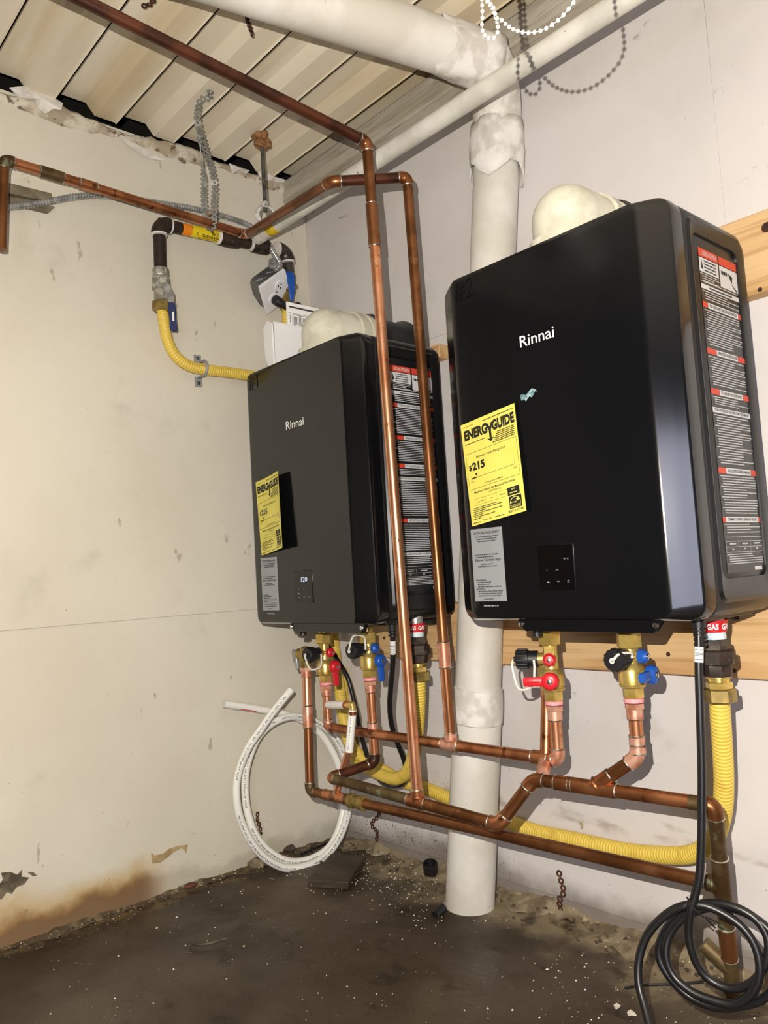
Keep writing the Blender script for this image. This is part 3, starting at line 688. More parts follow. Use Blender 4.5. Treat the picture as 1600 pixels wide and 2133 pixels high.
# where each heater's valves come down (axis points)
H1, H1b = (0.2590,-0.2250,0.6064), (0.2783,-0.2250,0.3752)
C1, C1b = (0.4549,-0.2250,0.6116), (0.4489,-0.2250,0.3136)
H2, H2b = (0.9947,-0.2600,0.6261), (0.9934,-0.2600,0.3973)
C2, C2b = (1.1473,-0.2600,0.6249), (1.1531,-0.2600,0.4246)
def valve_len(hot): return .128 if hot else .108
def adapter(root, top, m=cu_pink):
    top = V(top); b = B().lathe(top, (0, 0, -1), [(.0, .0125), (.001, .0165), (.0095, .0165), (.0105, .0135)], 6, .4); b.lathe(top, (0, 0, -1), [(.010, .0134), (.026, .0134)], 18)
    a = put('adapter', b, m, root); put('solder_ring', B().ring(top-V((0, 0, .026)), (0, 0, 1), .0118, .0018, 20, 6), solder, a)
h1t = V((H1b[0], H1b[1], H1[2]-.128)); c1t = V((C1b[0], C1b[1], C1[2]-.112)); h2t = V((H2b[0], H2b[1], H2[2]-.132)); c2t = V((C2b[0], C2b[1], C2[2]-.114))
# hot side: drops, manifold, riser and the run out along both walls
hot = thing('hot_water_pipe', 'copper hot pipe joining both red-handled valves, rising to the left wall', 'copper pipe', H1b)
TB = (0.7187,-0.2400,0.3827)
TBp = lerp(H1b, H2b, (TB[0]-H1b[0])/(H2b[0]-H1b[0]))
adapter(hot, h1t); adapter(hot, h2t)
run(hot, [h1t-V((0, 0, .02)), H1b, H2b, h2t-V((0, 0, .02))], [cu_bright, cu_mid, cu_bright], emats=[cu_pink, cu_pink])
tee(hot, TBp, V(H2b)-V(H1b), (0, 0, 1), cu_pink)
tee(hot, lerp(H1b, H2b, .955), V(H2b)-V(H1b), (0, .3, -.2), cu_mid, bl=.012)
BT = (0.6939,-0.2450,1.6007)
RC, RD, RF, RG = (0.6079,-0.3883,1.5850), (0.1200,-0.2943,1.6717), (0.1200,-0.9039,1.6894), (0.1200,-0.9137,1.4845)
run(hot, [TBp+V((0, 0, .02)), BT, RC, RD, RF, RG], [cu_brown, cu_dark, cu_brown, cu_mid, cu_brown], emats=[cu_mid, cu_brown, cu_mid, cu_green])
# lighter new lower end of the riser
put('pipe', B().cyl(lerp(TBp, BT, .012), lerp(TBp, BT, .15), PR*1.01, 18), cu_bright, hot)
coupling(hot, lerp(TBp, BT, .150), V(BT)-TBp, cu_pink, .026)
coupling(hot, lerp(RD, RF, .835), V(RF)-V(RD), cu_green, .026); coupling(hot, lerp(RD, RF, .70), V(RF)-V(RD), cu_mid, .02)
# cold side: drops, manifold, riser and ceiling run
E2, TA, E3, E4, E5 = (0.4158,-0.3300,0.2961), (0.6979,-0.3300,0.2899), (0.9072,-0.3300,0.2875), (0.9680,-0.3000,0.3696), (1.2689,-0.2500,0.3652)
TAp = lerp(E2, E3, (TA[0]-E2[0])/(E3[0]-E2[0]))
T2 = lerp(E4, E5, .36)
cold = thing('cold_water_pipe', 'copper cold pipe joining both blue-handled valves, with a front riser to the ceiling', 'copper pipe', TAp)
adapter(cold, c1t); adapter(cold, c2t)
run(cold, [c1t-V((0, 0, .02)), C1b, E2, TAp], [cu_bright, cu_dark, cu_green], emats=[cu_dark, cu_mid])
run(cold, [TAp, E3, E4, T2], [cu_brown, cu_brown, cu_brown], emats=[cu_mid, cu_mid])
tee(cold, TAp, V(E3)-V(E2), (0, 0, 1), cu_mid)
run(cold, [T2, E5], cu_mid)
run(cold, [c2t-V((0, 0, .02)), C2b, lerp(C2b, T2, .98)], [cu_bright, cu_brown], emats=[cu_pink])
tee(cold, T2, V(E5)-V(E4), V(C2b)-V(T2), cu_mid, L=.042, bl=.040)
coupling(cold, lerp(E4, E5, .19), V(E5)-V(E4), cu_mid, .016)
AT, AE = (0.6973,-0.3600,1.6407), (0.6730,-0.9460,1.7000)
AEx = V(AT)+(V(AE)-V(AT))*1.9
run(cold, [TAp+V((0, 0, .02)), AT, AEx], [cu_bright, cu_dark], emats=[cu_mid])
put('pipe', B().cyl(lerp(TAp, AT, .875), lerp(TAp, AT, .995), PR*1.015, 18), cu_brown, cold, label='darker brown upper end')
coupling(cold, lerp(TAp, AT, .868), V(AT)-TAp, cu_brown, .045)
coupling(cold, lerp(C1b, c1t, .40), (0, 0, 1), cu_pink, .016); coupling(cold, lerp(C2b, c2t, .22), (0, 0, 1), cu_pink, .014)
# relief line along the bottom and the drain riser it joins
PV1 = (0.2399,-0.2550,0.5210); LE = (0.2581,-0.2750,0.2292); LR = (1.2530,-0.2350,0.2416); RT, RB = E5, (1.2181,-0.1450,0.0296)
RJ = lerp(RT, RB, .40); LRp = RJ
rel = thing('relief_drain_pipe', 'lowest long brown copper pipe with brass union, running to the floor riser', 'copper pipe', RB)
run(rel, [PV1, LE, LRp], [cu_brown, cu_brown], emats=[cu_green])
put('pipe', B().cyl(lerp(LE, PV1, .62), lerp(LE, PV1, .99), PR*1.02, 18), cu_bright, rel, label='cleaner pink upper end'); coupling(rel, lerp(LE, PV1, .60), V(PV1)-V(LE), cu_pink, .026)
adapter(rel, V(PV1)+V((0, 0, .004)))
for t in (.070, .115): coupling(rel, lerp(LE, LRp, t), V(LRp)-V(LE), cu_mid, .014)
b = B(); p = lerp(LE, LRp, .165); d = (V(LRp)-V(LE)).normalized(); b.lathe(p-d*.022, d, [(0, .0125), (.001, .0165), (.014, .0165), (.015, .0135), (.024, .0135), (.025, .0150), (.038, .0150), (.039, .0165), (.05, .0165), (.051, .012)], 20)
put('union', b, brass_old, rel, label='old brass union')
run(rel, [lerp(E4, E5, .88), RT, RB], [cu_green, cu_green], emats=[cu_brown], r=PR*1.04, ends=(0, .01))
tee(rel, RJ, V(RB)-V(RT), V(LE)-V(LR), cu_green, r=PR*1.04, L=.05)
coupling(rel, lerp(RT, RB, .70), V(RB)-V(RT), cu_brown, .03, r=PR*1.04)
sp = lerp(RT, RB, .84); put('stub', B().cyl(sp, sp+V((-.036, -.012, .032)), PR*1.1, 16), cu_green, rel)
# relief valve pipe of the right heater drops behind its hot valve onto the cold manifold elbow
rel2 = thing('relief_pipe', 'short straight copper pipe dropping behind the red valve of heater #2', 'copper pipe', E4)
Q0, Q1 = (0.9615,-0.2350,0.5145), (0.9662,-0.2620,0.3806)
run(rel2, [Q0, Q1], cu_mid); coupling(rel2, Q0, (0, 0, 1), cu_pink, .012); put('coupling', B().cyl(V(Q1)+V((0, 0, .012)), lerp(Q1, lerp(E4, E5, .05), 1.0), PR*1.1, 16), cu_pink, rel2)
# ------------------------------------------------------------------ service valves
def valve(label, O, L, port, color, closed, capdrop, group, word=''):
    """brass service valve hanging from O (top), L long; port = horizontal direction of the capped drain"""
    O = V(O); pt = V((port[0], port[1], 0)).normalized(); st = V((-pt.y, pt.x, 0)); dn = V((0, 0, -1))
    root = thing('service_valve', label, 'valve', O+dn*L)
    k = L-.0
    put('union_nut', B().hex(O+dn*.0, dn, .026, .0205).lathe(O, dn, [(-.012, .013), (.03, .013)], 16), brass, root, ang=25)
    b = B().lathe(O, dn, [(.024, .0125), (k-.075, .0125), (k-.064, .0135), (k-.056, .020), (k-.050, .0215), (k-.034, .0215), (k-.033, .0205), (k-.031, .0205), (k-.030, .0215), (k-.026, .0205), (k-.024, .017)], 28)
    # boss for the lever stem and the drain port
    zc = k-.046; zd = .024+(k-.075-.024)*.62+.006
    b.cyl(O+dn*zc, O+dn*zc+st*.027, .0095, 16); b.cyl(O+dn*zd, O+dn*zd+pt*.024, .0105, 16); b.cyl(O+dn*zd, O+dn*zd+st*.016, .008, 14)
    put('valve_body', b, brass, root, ang=30)
    put('bottom_nut', B().hex(O+dn*(k-.026), dn, .019, .0175), brass, root, ang=25)
    put('sealing_ring', B().lathe(O+dn*(k-.008), dn, [(0, .0145), (.001, .016), (.007, .016), (.008, .0145)], 20), pink_p, root)
    c = O+dn*zd+pt*.022
    b = B().lathe(c, pt, [(0, .0145), (.016, .0145)], 24); put('hose_thread', b, cap_p, root)
    b = B().lathe(c+pt*.017, pt, [(0, .0175), (.020, .0175), (.022, .0160), (.0225, .005), (.027, .0045), (.0275, .002)], 28)
    for i in range(14):
        a = i*2*math.pi/14; u = st*math.cos(a)+V((0, 0, 1))*math.sin(a); b.box(c+pt*.028+u*.0175, (.0015, .0015, .0015), None); b.tube([c+pt*.019+u*.0178, c+pt*.037+u*.0178], .0011, 5)
    cap = put('drain_cap', b, cap_p, root)
    tip = c+pt*.043; e = c+pt*.006+st*.016
    up = V((0, 0, 1))*capdrop
    P = [tip, tip+pt*.004+up*.008+st*.004, tip-pt*.006+up*.034+st*.010, c+pt*.012+up*.030+st*.018, e+up*.012, e]
    put('cap_strap', B().tube(spline(P, .003), .0022, 8).lathe(tip-pt*.0005, pt, [(0, .0045), (.002, .0045)], 12), strap_p, root, label='clear plastic strap')
    m = red_p if color == 'red' else blue_p
    d0 = O+dn*zd+st*.014
    b = B().lathe(d0, st, [(0, .008), (.002, .0115), (.010, .0115), (.013, .0085), (.016, .0075), (.0165, .003)], 18)
    dh = put('drain_handle', b, m, root); put('screw', B().lathe(d0+st*.016, st, [(0, .0042), (.0016, .0038), (.0022, .002)], 12), chrome, dh)
    # lever: round hub and a flat paddle
    h0 = O+dn*zc+st*.026; dr = pt if closed else dn; wd = st.cross(dr)
    b = B().lathe(h0, st, [(0, .0105), (.003, .0150), (.013, .0150), (.016, .0125), (.017, .006)], 24)
    a0, a1 = h0+st*.008+dr*.008, h0+st*.010+dr*.046
    vs = []
    for q, hw, hh in ((a0, .0085, .0055), (lerp(a0, a1, .5), .0075, .0052), (lerp(a0, a1, .93), .0078, .005), (a1, .006, .004)):
        vs += [q+wd*hw+st*hh*.6, q+wd*hw*.6+st*hh, q-wd*hw*.6+st*hh, q-wd*hw+st*hh*.6, q-wd*hw-st*hh*.6, q-wd*hw*.6-st*hh, q+wd*hw*.6-st*hh, q+wd*hw-st*hh*.6]
    loft(b, [vs[i:i+8] for i in range(0, 32, 8)]); lv = put('lever', b, m, root, ang=45)
    put('screw', B().lathe(h0+st*.0165, st, [(0, .0052), (.0018, .0048), (.0026, .003)], 14), chrome, lv)
    put('rib', B().tube([h0+st*.0135+dr*.018, h0+st*.0155+dr*.042], .0016, 6), m, lv)
    return root
def off(O, b): return (b[0], b[1], O[2])
valve('red-handled brass service valve under the heater nearer the corner', off(H1, H1b), .128, (.14, -.99), 'red', False, -1, 'service valves')
valve('blue-handled brass service valve under the heater nearer the corner', off(C1, C1b), .112, (.14, -.99), 'blue', False, 1, 'service valves')
v2 = valve('red-handled brass service valve under heater #2, lever turned sideways', off(H2, H2b), .132, (-.86, -.51), 'red', True, -1.5, 'service valves')
o_ = V(off(H2, H2b)); b = B()
b.box(o_+V((.006, -.0105, -.043)), (.017, .006, .030), Matrix.Rotation(math.radians(26), 3, 'Z')); bp = put('stamped_plate', b, brass, v2)
b = B(); ex_ = V((math.cos(math.radians(26)), math.sin(math.radians(26)), 0)); nn = V((ex_.y, -ex_.x, 0)); oo = o_+V((.006, -.0105, -.043))+nn*.0034
for k, s in enumerate(('DRY SEAT', 'PATENT', 'PENDING')): flat_text(b, s, lambda p, q, k=k: oo+V((0, 0, 1))*p+ex_*(q+.0035-.0055*k), 0, 0, .0036, .024, 'c', .02)
put('lettering', b, brass_old, bp)
valve('blue-handled brass service valve under heater #2, lever pointing forward', off(C2, C2b), .114, (.12, -.99), 'blue', True, .3, 'service valves')
# brass relief valve beside the left hot valve
p = V(PV1); rv = thing('relief_valve', 'brass relief valve with small steel lever, left of the red-handled valve', 'valve', p)
top = p+V((0, 0, .030)); hb = V((H1b[0], H1b[1], top.z+.012))
b = B().lathe(p+V((0, 0, .004)), (0, 0, 1), [(0, .0145), (.006, .0145), (.014, .0165), (.036, .0165), (.046, .013), (.050, .007)], 24).cyl(top+V((0, 0, .006)), hb, .0105, 16).cyl(top+V((0, 0, .004)), top+V((-.024, -.006, .006)), .0125, 18)
put('valve_body', b, brass_old, rv, ang=30)
b = B().prism([(0, .008), (.010, .010), (.012, .0), (.006, -.030), (.001, -.040), (-.006, -.038), (-.004, -.02), (-.002, 0)], top+V((-.028, -.011, .006)), (-.94, -.34, 0), (0, 0, 1), (-.003, .009, 0)); put('lever', b, steel, rv, bev=.0008)
# relief valve body behind the right hot valve
rv = thing('relief_valve', 'brass relief valve body behind the red lever of heater #2', 'valve', Q0)
q = V(Q0); b = B().lathe(q+V((0, 0, .008)), (0, 0, 1), [(0, .0135), (.008, .0135), (.014, .016), (.034, .016), (.042, .012)], 20).cyl(q+V((0, 0, .034)), V((H2b[0], H2b[1], q.z+.040)), .010, 14); put('valve_body', b, brass_old, rv)
put('cap', B().lathe(q+V((0, 0, .048)), (0, 0, 1), [(0, .012), (.004, .0125), (.012, .009)], 16), brass_old, rv)
# ------------------------------------------------------------------ gas connections and yellow hoses
def gas(label, O, zt):
    """gas union, from the tagged nipple at the heater down to the hose nut"""
    O = V(O); dn = V((0, 0, -1)); root = thing('gas_union', label, 'gas fitting', O+dn*.118)
    put('nipple', B().lathe(O, dn, [(-.02, .0165), (.034, .0165)], 20), steel, root)
    put('tape', B().lathe(O, dn, [(.018, .0172), (.030, .0172)], 20), M('pale blue sealant', '9fb6c4', 'c8d4da', 60, rough=.5), root)
    b = B(); n = 28; R = .0215
    vs = []
    for k in range(n):
        a = k*2*math.pi/n
        for z, rr_ in ((.000, R), (.019, R-.0035)): vs.append(O+dn*z+V((math.cos(a)*rr_, math.sin(a)*rr_, 0)))
    b.add(vs, [(2*k, 2*((k+1) % n), 2*((k+1) % n)+1, 2*k+1) for k in range(n)]); tg = put('gas_tag', b, red_tag, root, label='red tag band')
    b = B()
    def cylmap(p, q): a = p/R; rr_ = R+.0007-(.0095-q)*.184; return O+dn*(.0095-q)+V((math.cos(a)*rr_, math.sin(a)*rr_, 0))
    for k in range(5): flat_text(b, 'GAS', cylmap, R*(-2.75+k*1.12), -.0045, .0085, .0185, 'l', .03)
    put('lettering', b, white_band, tg, ang=20)
    put('upper_hex', B().hex(O+dn*.030, dn, .018, .0215).lathe(O+dn*.03, dn, [(0, .018), (.02, .018)], 18), iron_wet, root, ang=25)
    put('union_ring', B().lathe(O+dn*.047, dn, [(0, .026), (.0015, .0285), (.021, .0285), (.023, .024)], 8, .2), iron, root, ang=25)
    put('lower_hex', B().lathe(O+dn*.070, dn, [(0, .023), (.002, .0235), (.014, .0225), (.018, .021)], 8, .1), iron, root, ang=25)
    put('brass_neck', B().lathe(O+dn*.087, dn, [(0, .018), (.001, .0195), (.003, .0195), (.004, .0125), (.010, .0125), (.011, .015)], 20).hex(O+dn*.096, dn, .012, .0205), brass, root, ang=25)
    put('hose_nut', B().hex(O+dn*.107, dn, .021, .0245, .1), brass_old, root, ang=25)
G1, G2 = (0.5765,-0.1900,0.6294), (1.2690,-0.2000,0.6401)
gas('gas union under the heater nearer the corner, red tag on it', G1, 0); gas('gas union under heater #2, red tag on it', G2, 0)
HR = .0155
def hose(name, label, P, r=HR):
    P = [V(p) for p in P]
    o = put(name, ribbed(P, r, .0009, .0068, 16), hose_y, loc=P[0], label=label, cat='gas hose', ang=60); return o
hose('gas_hose', 'yellow corrugated gas hose sweeping low along the back wall to heater #2', [(0.0646,-0.0300,0.6918),(0.0684,-0.0350,0.6103),(0.0962,-0.0500,0.5051),(0.1334,-0.0700,0.4180),(0.1648,-0.0850,0.3462),(0.1915,-0.0900,0.2996),(0.2264,-0.0800,0.2673),(0.2690,-0.0700,0.2477),(0.2972,-0.0500,0.2282),(0.3251,-0.0300,0.2100),(0.3866,-0.0215,0.2034),(0.4697,-0.0215,0.1936),(0.5776,-0.0215,0.1809),(0.6635,-0.0220,0.1710),(0.7451,-0.0240,0.1655),(0.8476,-0.0280,0.1703),(0.9641,-0.0340,0.1756),(1.0531,-0.0450,0.1899),(1.1194,-0.0600,0.2101),(1.1700,-0.0800,0.2459),(1.2039,-0.1050,0.2988),(1.2264,-0.1300,0.3593),(1.2424,-0.1550,0.4281),(1.2566,-0.1800,0.4946),(1.2689,-0.1980,0.5580)])
hose('gas_hose', 'yellow corrugated gas hose hanging from the gas union nearer the corner', [(0.5770,-0.1900,0.5316),(0.5633,-0.1800,0.4764),(0.5384,-0.1650,0.4079),(0.5094,-0.1500,0.3482),(0.4672,-0.1300,0.2928),(0.4191,-0.1100,0.2573),(0.3625,-0.0950,0.2365),(0.2848,-0.0750,0.2328),(0.2014,-0.0500,0.2330),(0.1430,-0.0300,0.2338),(0.1151,-0.0220,0.2650),(0.0947,-0.0200,0.3282),(0.0818,-0.0180,0.4067),(0.0801,-0.0180,0.4872)], r=.0148)
# left wall: black iron gas pipe with valves
GE, GB = (0.0480,-0.5101,1.6741), (0.0480,-0.5108,1.5543); GX = (0.0480,-0.1150,1.6926); GD = (0.0480,-0.1075,1.6210)
gp = thing('gas_pipe', 'black iron gas pipe elbowed along the top of the left wall', 'gas pipe', GE)
def fitting_elbow(p, d0, d1, r, m, lip):
    p, d0, d1 = V(p), V(d0).normalized(), V(d1).normalized(); s = r*1.9
    pts = [p-d0*s]+[(p-d0*s)*(1-t)**2+p*2*t*(1-t)+(p+d1*s)*t*t for t in [k/8 for k in range(1, 8)]]+[p+d1*s]
    e = put('elbow', B().tube(pts, r*1.32, 18), m, gp, ang=50)
    put('thread_sealant', B().lathe(p-d0*(s+.003), d0, [(0, r*1.02), (.001, r*1.32), (.005, r*1.34), (.006, r)], 18).lathe(p+d1*(s-.003), d1, [(0, r*1.2), (.001, r*1.36), (.005, r*1.34), (.006, r)], 18), wrap_w, e, label='white pipe dope')
GR = .0158
gdir = (V(GX)-V(GE)).normalized()
put('pipe', B().cyl(lerp(GE, GB, .2), GB, GR, 18), iron, gp); put('pipe', B().cyl(GE, lerp(GE, GX, .44), GR, 18), iron, gp)
put('pipe', B().cyl(lerp(GE, GX, .44), lerp(GE, GX, .85), GR, 18), iron, gp); put('pipe', B().cyl(GX, GD, GR, 18), iron_wet, gp)
fitting_elbow(GE, (V(GE)-V(GB)), gdir, GR, iron, 0); fitting_elbow(GX, gdir, (V(GD)-V(GX)), GR*1.08, iron_wet, 0)
for t0, t1 in ((.44, .60), (.70, .84)):
    a, c = lerp(GE, GX, t0), lerp(GE, GX, t1); k = put('coupling', B().lathe(a, c-a, [(0, GR*1.1), (.003, GR*1.32), ((c-a).length*.3, GR*1.42), ((c-a).length*.7, GR*1.42), ((c-a).length-.003, GR*1.32), ((c-a).length, GR*1.1)], 18), iron, gp)
    put('thread_sealant', B().lathe(a-(c-a).normalized()*.006, c-a, [(0, GR), (.001, GR*1.22), (.007, GR*1.3)], 18), wrap_w, k)
# wrapped gas tags, printed upside down on the pipe
u_, b_ = frame(gdir)
def pipemap(t0, rad):
    base = lerp(GE, GX, t0); n0 = V((.82, -.2, -.5)); n0 = (n0-gdir*n0.dot(gdir)).normalized(); s0 = gdir.cross(n0)
    return lambda p, q: base-gdir*p+(n0*math.cos(q/rad)+s0*math.sin(q/rad))*rad
def wrapped(t0, L, m, a0=-1.5, a1=1.2):
    f = pipemap(t0, GR+.0004); b = B(); N = 12; vs = []
    for i in range(N+1): q = GR*(a0+(a1-a0)*i/N); vs += [f(0, q), f(-L, q)]
    b.add(vs, [(2*i, 2*i+1, 2*i+3, 2*i+2) for i in range(N)]); return put('gas_tag', b, m, gp, ang=60)
LT = (V(GX)-V(GE)).length
wrapped(.155, .028, label_o).__setitem__('label', 'orange end of the gas tag'); tg = wrapped(.155+.026/LT, LT*.245, label_y); tg['label'] = 'yellow gas tag'
b = B(); f = pipemap(.155+.026/LT+.20, GR+.0009)
flat_text(b, 'NATURAL', f, 0, .001, .0075, .05, 'l', .03); flat_text(b, 'GAS', f, 0, -.009, .0075, .022, 'l', .03); rect(b, f, 0, .0115, .058, .013); b.add([f(.060, -.004), f(.060, .008), f(.066, .002)], [(0, 1, 2)])
put('lettering', b, ink, tg, ang=20)
# main shut-off valve with the long blue lever
VB = (0.0480,-0.5104,1.4636); VN = (0.0480,-0.5116,1.4345)
bv = thing('ball_valve', 'silver ball valve with long navy lever on the left wall gas pipe', 'valve', VB)
a, c = V(GB), V(VB); L = (c-a).length; ax = c-a; r1 = .017
m_s = M('dull silver valve', 'c4c1b8', '8f8c82', 60, rough=.4, metal=.6)
put('valve_body', B().lathe(a-ax*.02, ax, [(0, .016), (.002, .0205), (L*.22, .0205), (L*.25, .019), (L*.30, .023), (L*.62, .023), (L*.66, .018), (L*.72, .0195), (L*.98, .0195), (L, .016)], 10), m_s, bv, ang=25)
mid = lerp(a, c, .48); put('stem', B().cyl(mid, mid+V((.034, -.012, 0)), .009, 14).hex(mid+V((.034, -.012, 0)), (.94, -.33, 0), .008, .011), m_s, bv, ang=25)
lv0, lv1, lv2, lv3 = mid+V((.036, -.012, 0)), (0.0850,-0.5031,1.4787), (0.0920,-0.5063,1.4536), (0.0920,-0.5027,1.3801)
def strip(name, P, w_, th, side, m, par):
    P = [V(p) for p in P]; side = V(side).normalized(); b = B(); vs = []
    for i, p in enumerate(P):
        t = (P[min(i+1, len(P)-1)]-P[max(i-1, 0)]).normalized(); nn = t.cross(side).normalized()*th/2; ww = w_[i] if isinstance(w_, (list, tuple)) else w_
        vs.append([p+side*ww/2+nn, p-side*ww/2+nn, p-side*ww/2-nn, p+side*ww/2-nn])
    loft(b, vs); return put(name, b, m, par, bev=th*.3)
lv = strip('lever_arm', [lv0+V((0, 0, .012)), lv0-V((0, 0, .004)), lv1, lv2], [.018, .022, .018, .015], .003, (.25, .97, 0), steel, bv)
g = strip('lever_grip', [lv2, lerp(lv2, lv3, .2), lerp(lv2, lv3, .6), lerp(lv2, lv3, .95), lv3], [.017, .018, .016, .019, .013], .007, (.25, .97, 0), navy_p, bv)
b = B(); gm = lerp(lv2, lv3, .5); nn = V((.97, -.25, 0)); rng = random.Random(2)
rect(b, lambda p, q: gm+nn*.0045+V((.25, .97, 0))*p+V((0, 0, 1))*q, -.002, -.012, .003, .012); put('grip_mark', b, white_band, g)
put('hose_nut', B().hex(lerp(VB, VN, -.15), V(VN)-V(VB), .026, .024), brass_old, bv, ang=25)
hose('gas_hose', 'printed yellow gas hose curving from the navy-levered valve behind the heater', [V(p) for p in [(0.0480,-0.5099,1.4436),(0.0480,-0.5060,1.4092),(0.0460,-0.4962,1.3662),(0.0430,-0.4748,1.3324),(0.0400,-0.4389,1.3140),(0.0370,-0.3873,1.3099),(0.0350,-0.3107,1.3124),(0.0330,-0.2178,1.3111),(0.0310,-0.1197,1.3039)]], r=.0142)
# second shut-off at the corner
b2 = thing('ball_valve', 'gas valve with blue lever beside the white outlet plate', 'valve', GD)
p = V(GD); BN = (0.0450,-0.1211,1.5264)
put('valve_body', B().lathe(p, V(BN)-p, [(-.006, .017), (.0, .019), (.02, .019), (.024, .022), (.05, .022), (.054, .017), (.075, .017)], 16), brass_old, b2, ang=30)
put('stem', B().cyl(lerp(p, BN, .4), lerp(p, BN, .4)+V((.03, .004, 0)), .008, 12), brass_old, b2)
strip('lever', [(0.0780,-0.1300,1.6190),(0.0840,-0.1300,1.6058),(0.0840,-0.1272,1.5698),(0.0800,-0.1283,1.5314)], [.020, .026, .020, .010], .006, (.2, .98, 0), blue_p, b2)
put('hose_nut', B().hex(lerp(p, BN, .80), V(BN)-p, .026, .023), brass_old, b2, ang=25)
hose('gas_hose', 'yellow gas hose dropping from the blue-levered corner valve behind the white holder', [(0.0450,-0.1204,1.5379),(0.0450,-0.1228,1.4977),(0.0450,-0.1254,1.4548),(0.0420,-0.1207,1.4139),(0.0360,-0.1097,1.3605),(0.0300,-0.0953,1.3070)], r=.0135)
# hose printing and clip
b = B(); rngp = random.Random(8)
sp_ = spline([V(p) for p in [(0.0460,-0.5009,1.3805),(0.0430,-0.4748,1.3324),(0.0400,-0.4389,1.3140),(0.0370,-0.3873,1.3099),(0.0350,-0.3107,1.3124),(0.0340,-0.2495,1.3123)]], .002)
acc = 0
for i in range(4, len(sp_)-4, 1):
    if (i//14) % 3 == 2: continue
    t = (sp_[i+1]-sp_[i]).normalized(); n_ = V((.9, -.35, .25)); n_ = (n_-t*n_.dot(t)).normalized(); s_ = t.cross(n_)
    if rngp.random() < .7: b.box(sp_[i]+n_*.0150+s_*rngp.uniform(-.002, .002), (.0008, .0011, .0011))
ht = bpy.data.objects['gas_hose.002']; put('hose_print', b, M('faded print', '6a5a20', rough=.6), ht, kind='stuff')
cl = (0.0370,-0.3928,1.3131); cp_ = thing('pipe_clamp', 'grey pipe clamp holding the printed yellow hose to the left wall', 'clamp', cl)
b = B(); cz, cy = cl[2], cl[1]
b.tube([(.037+.0195*math.cos(a), cy, cz+.0195*math.sin(a)) for a in [i*math.pi/10-math.pi*.5 for i in range(11)]], .0038, 8)
for s in (-1, 1): b.box((.006, cy, cz+s*.030), (.004, .020, .026)); b.box((.020, cy, cz+s*.0195), (.034, .008, .004))
put('clamp_body', b, M('grey plastic', '8d8f92', rough=.5), cp_)
for s in (-1, 1): put('screw', B().lathe((.008, cy, cz+s*.034), (1, 0, 0), [(0, .005), (.002, .0045), (.003, .002)], 10), steel_dark, cp_)
# ------------------------------------------------------------------ white stack, ceiling duct and thin drain pipe
SB, SM, ST = V((.604, -.105, -.01)), V((.658, -.097, .425)), V((.803, -.062, 1.70))
stk = thing('drain_stack', 'thick white painted drain stack between the heaters, bent under the roof', 'drain pipe', (.604, -.105, 0))
SR = .0515
put('lower_pipe', B().tube([SB, lerp(SB, SM, .5), SM], [SR*1.06, SR*1.05, SR*1.05], 40), duct_w, stk)
b = B(); d_ = (SM-SB).normalized(); b.lathe(SM-d_*.02, d_, [(0, SR*1.05), (.002, SR*1.1), (.022, SR*1.11), (.05, SR*1.10), (.075, SR*1.07), (.078, SR)], 40); put('joint_collar', b, wrap_w, stk)
put('upper_pipe', B().cyl(SM, ST, SR*.985, 40), duct_w, stk)
DA, DB_ = (0.8654,-0.2016,1.8000), (0.7852,-0.5662,1.8000)
DA, DB_ = V(DA), V(DB_); dd = (DB_-DA).normalized()
JT = DA-dd*.035; up_ = (ST-SM).normalized()
pts = [ST-up_*.01]+[(ST)*(1-t)**2+(ST+up_*.10-V((0, .0, 0)))*2*t*(1-t)+(JT)*t*t for t in [k/8 for k in range(9)]]+[DA+dd*.01]
put('bend', B().tube(pts, SR*1.05, 36), wrap_w, stk, ang=60)
put('ceiling_duct', B().cyl(DA, DA+dd*1.5, SR*1.0, 44), duct_w, stk, label='ceiling run of the white duct')
# wrinkled cloth wrap at both ends of the bend
rng = random.Random(6)
def wrap(name, a, c, r0, r1, seed, ragged=.012):
    a, c = V(a), V(c); ax = (c-a); L = ax.length; ax.normalize(); u, v = frame(ax); rg = random.Random(seed); b = B(); n = 40; m = 7
    for i in range(m+1):
        t = i/m
        for k in range(n):
            an = 2*math.pi*k/n; rr_ = r0+(r1-r0)*t+.0030*math.sin(an*5+seed+t*4)+rg.uniform(-.0014, .0014)
            tt = L*t+(ragged*math.sin(an*3+seed)+rg.uniform(-.004, .004) if i == m else 0)
            b.v.append(a+ax*tt+(u*math.cos(an)+v*math.sin(an))*rr_)
    for i in range(m):
        for k in range(n): l = (k+1) % n; b.f.append((i*n+k, i*n+l, (i+1)*n+l, (i+1)*n+k))
    o = put(name, b, wrap_w, stk, ang=70); k_ = o.modifiers.new('th', 'SOLIDIFY'); k_.thickness = .0016; return o
wrap('cloth_wrap', ST+up_*.028, ST-up_*.085, SR*1.14, SR*1.17, 3, .020)
wrap('cloth_wrap', DA-dd*.045, DA+dd*.085, SR*1.12, SR*1.04, 9, .014)
W0, W1 = (0.0829,-0.2350,1.6934), (1.2291,-0.2350,1.6855)
dp = thing('thin_drain_pipe', 'thin white painted pipe crossing under the roof from the corner', 'pipe', W0)
W0, W1 = V(W0), V(W1); wd_ = (W1-W0).normalized(); WR = .0195
put('pipe', B().cyl(W0, W0+wd_*2.7, WR, 28), pvc_thin, dp)
put('end_collar', B().lathe(W0-wd_*.002, wd_, [(0, WR*.8), (.001, WR*1.06), (.03, WR*1.06), (.032, WR)], 28), pvc, dp)
put('yellow_band', B().lathe(lerp(W0, W1, .055), wd_, [(0, WR*1.005), (.001, WR*1.03), (.036, WR*1.03), (.037, WR*1.005)], 28), yellow_tape, dp, label='yellow tape band')
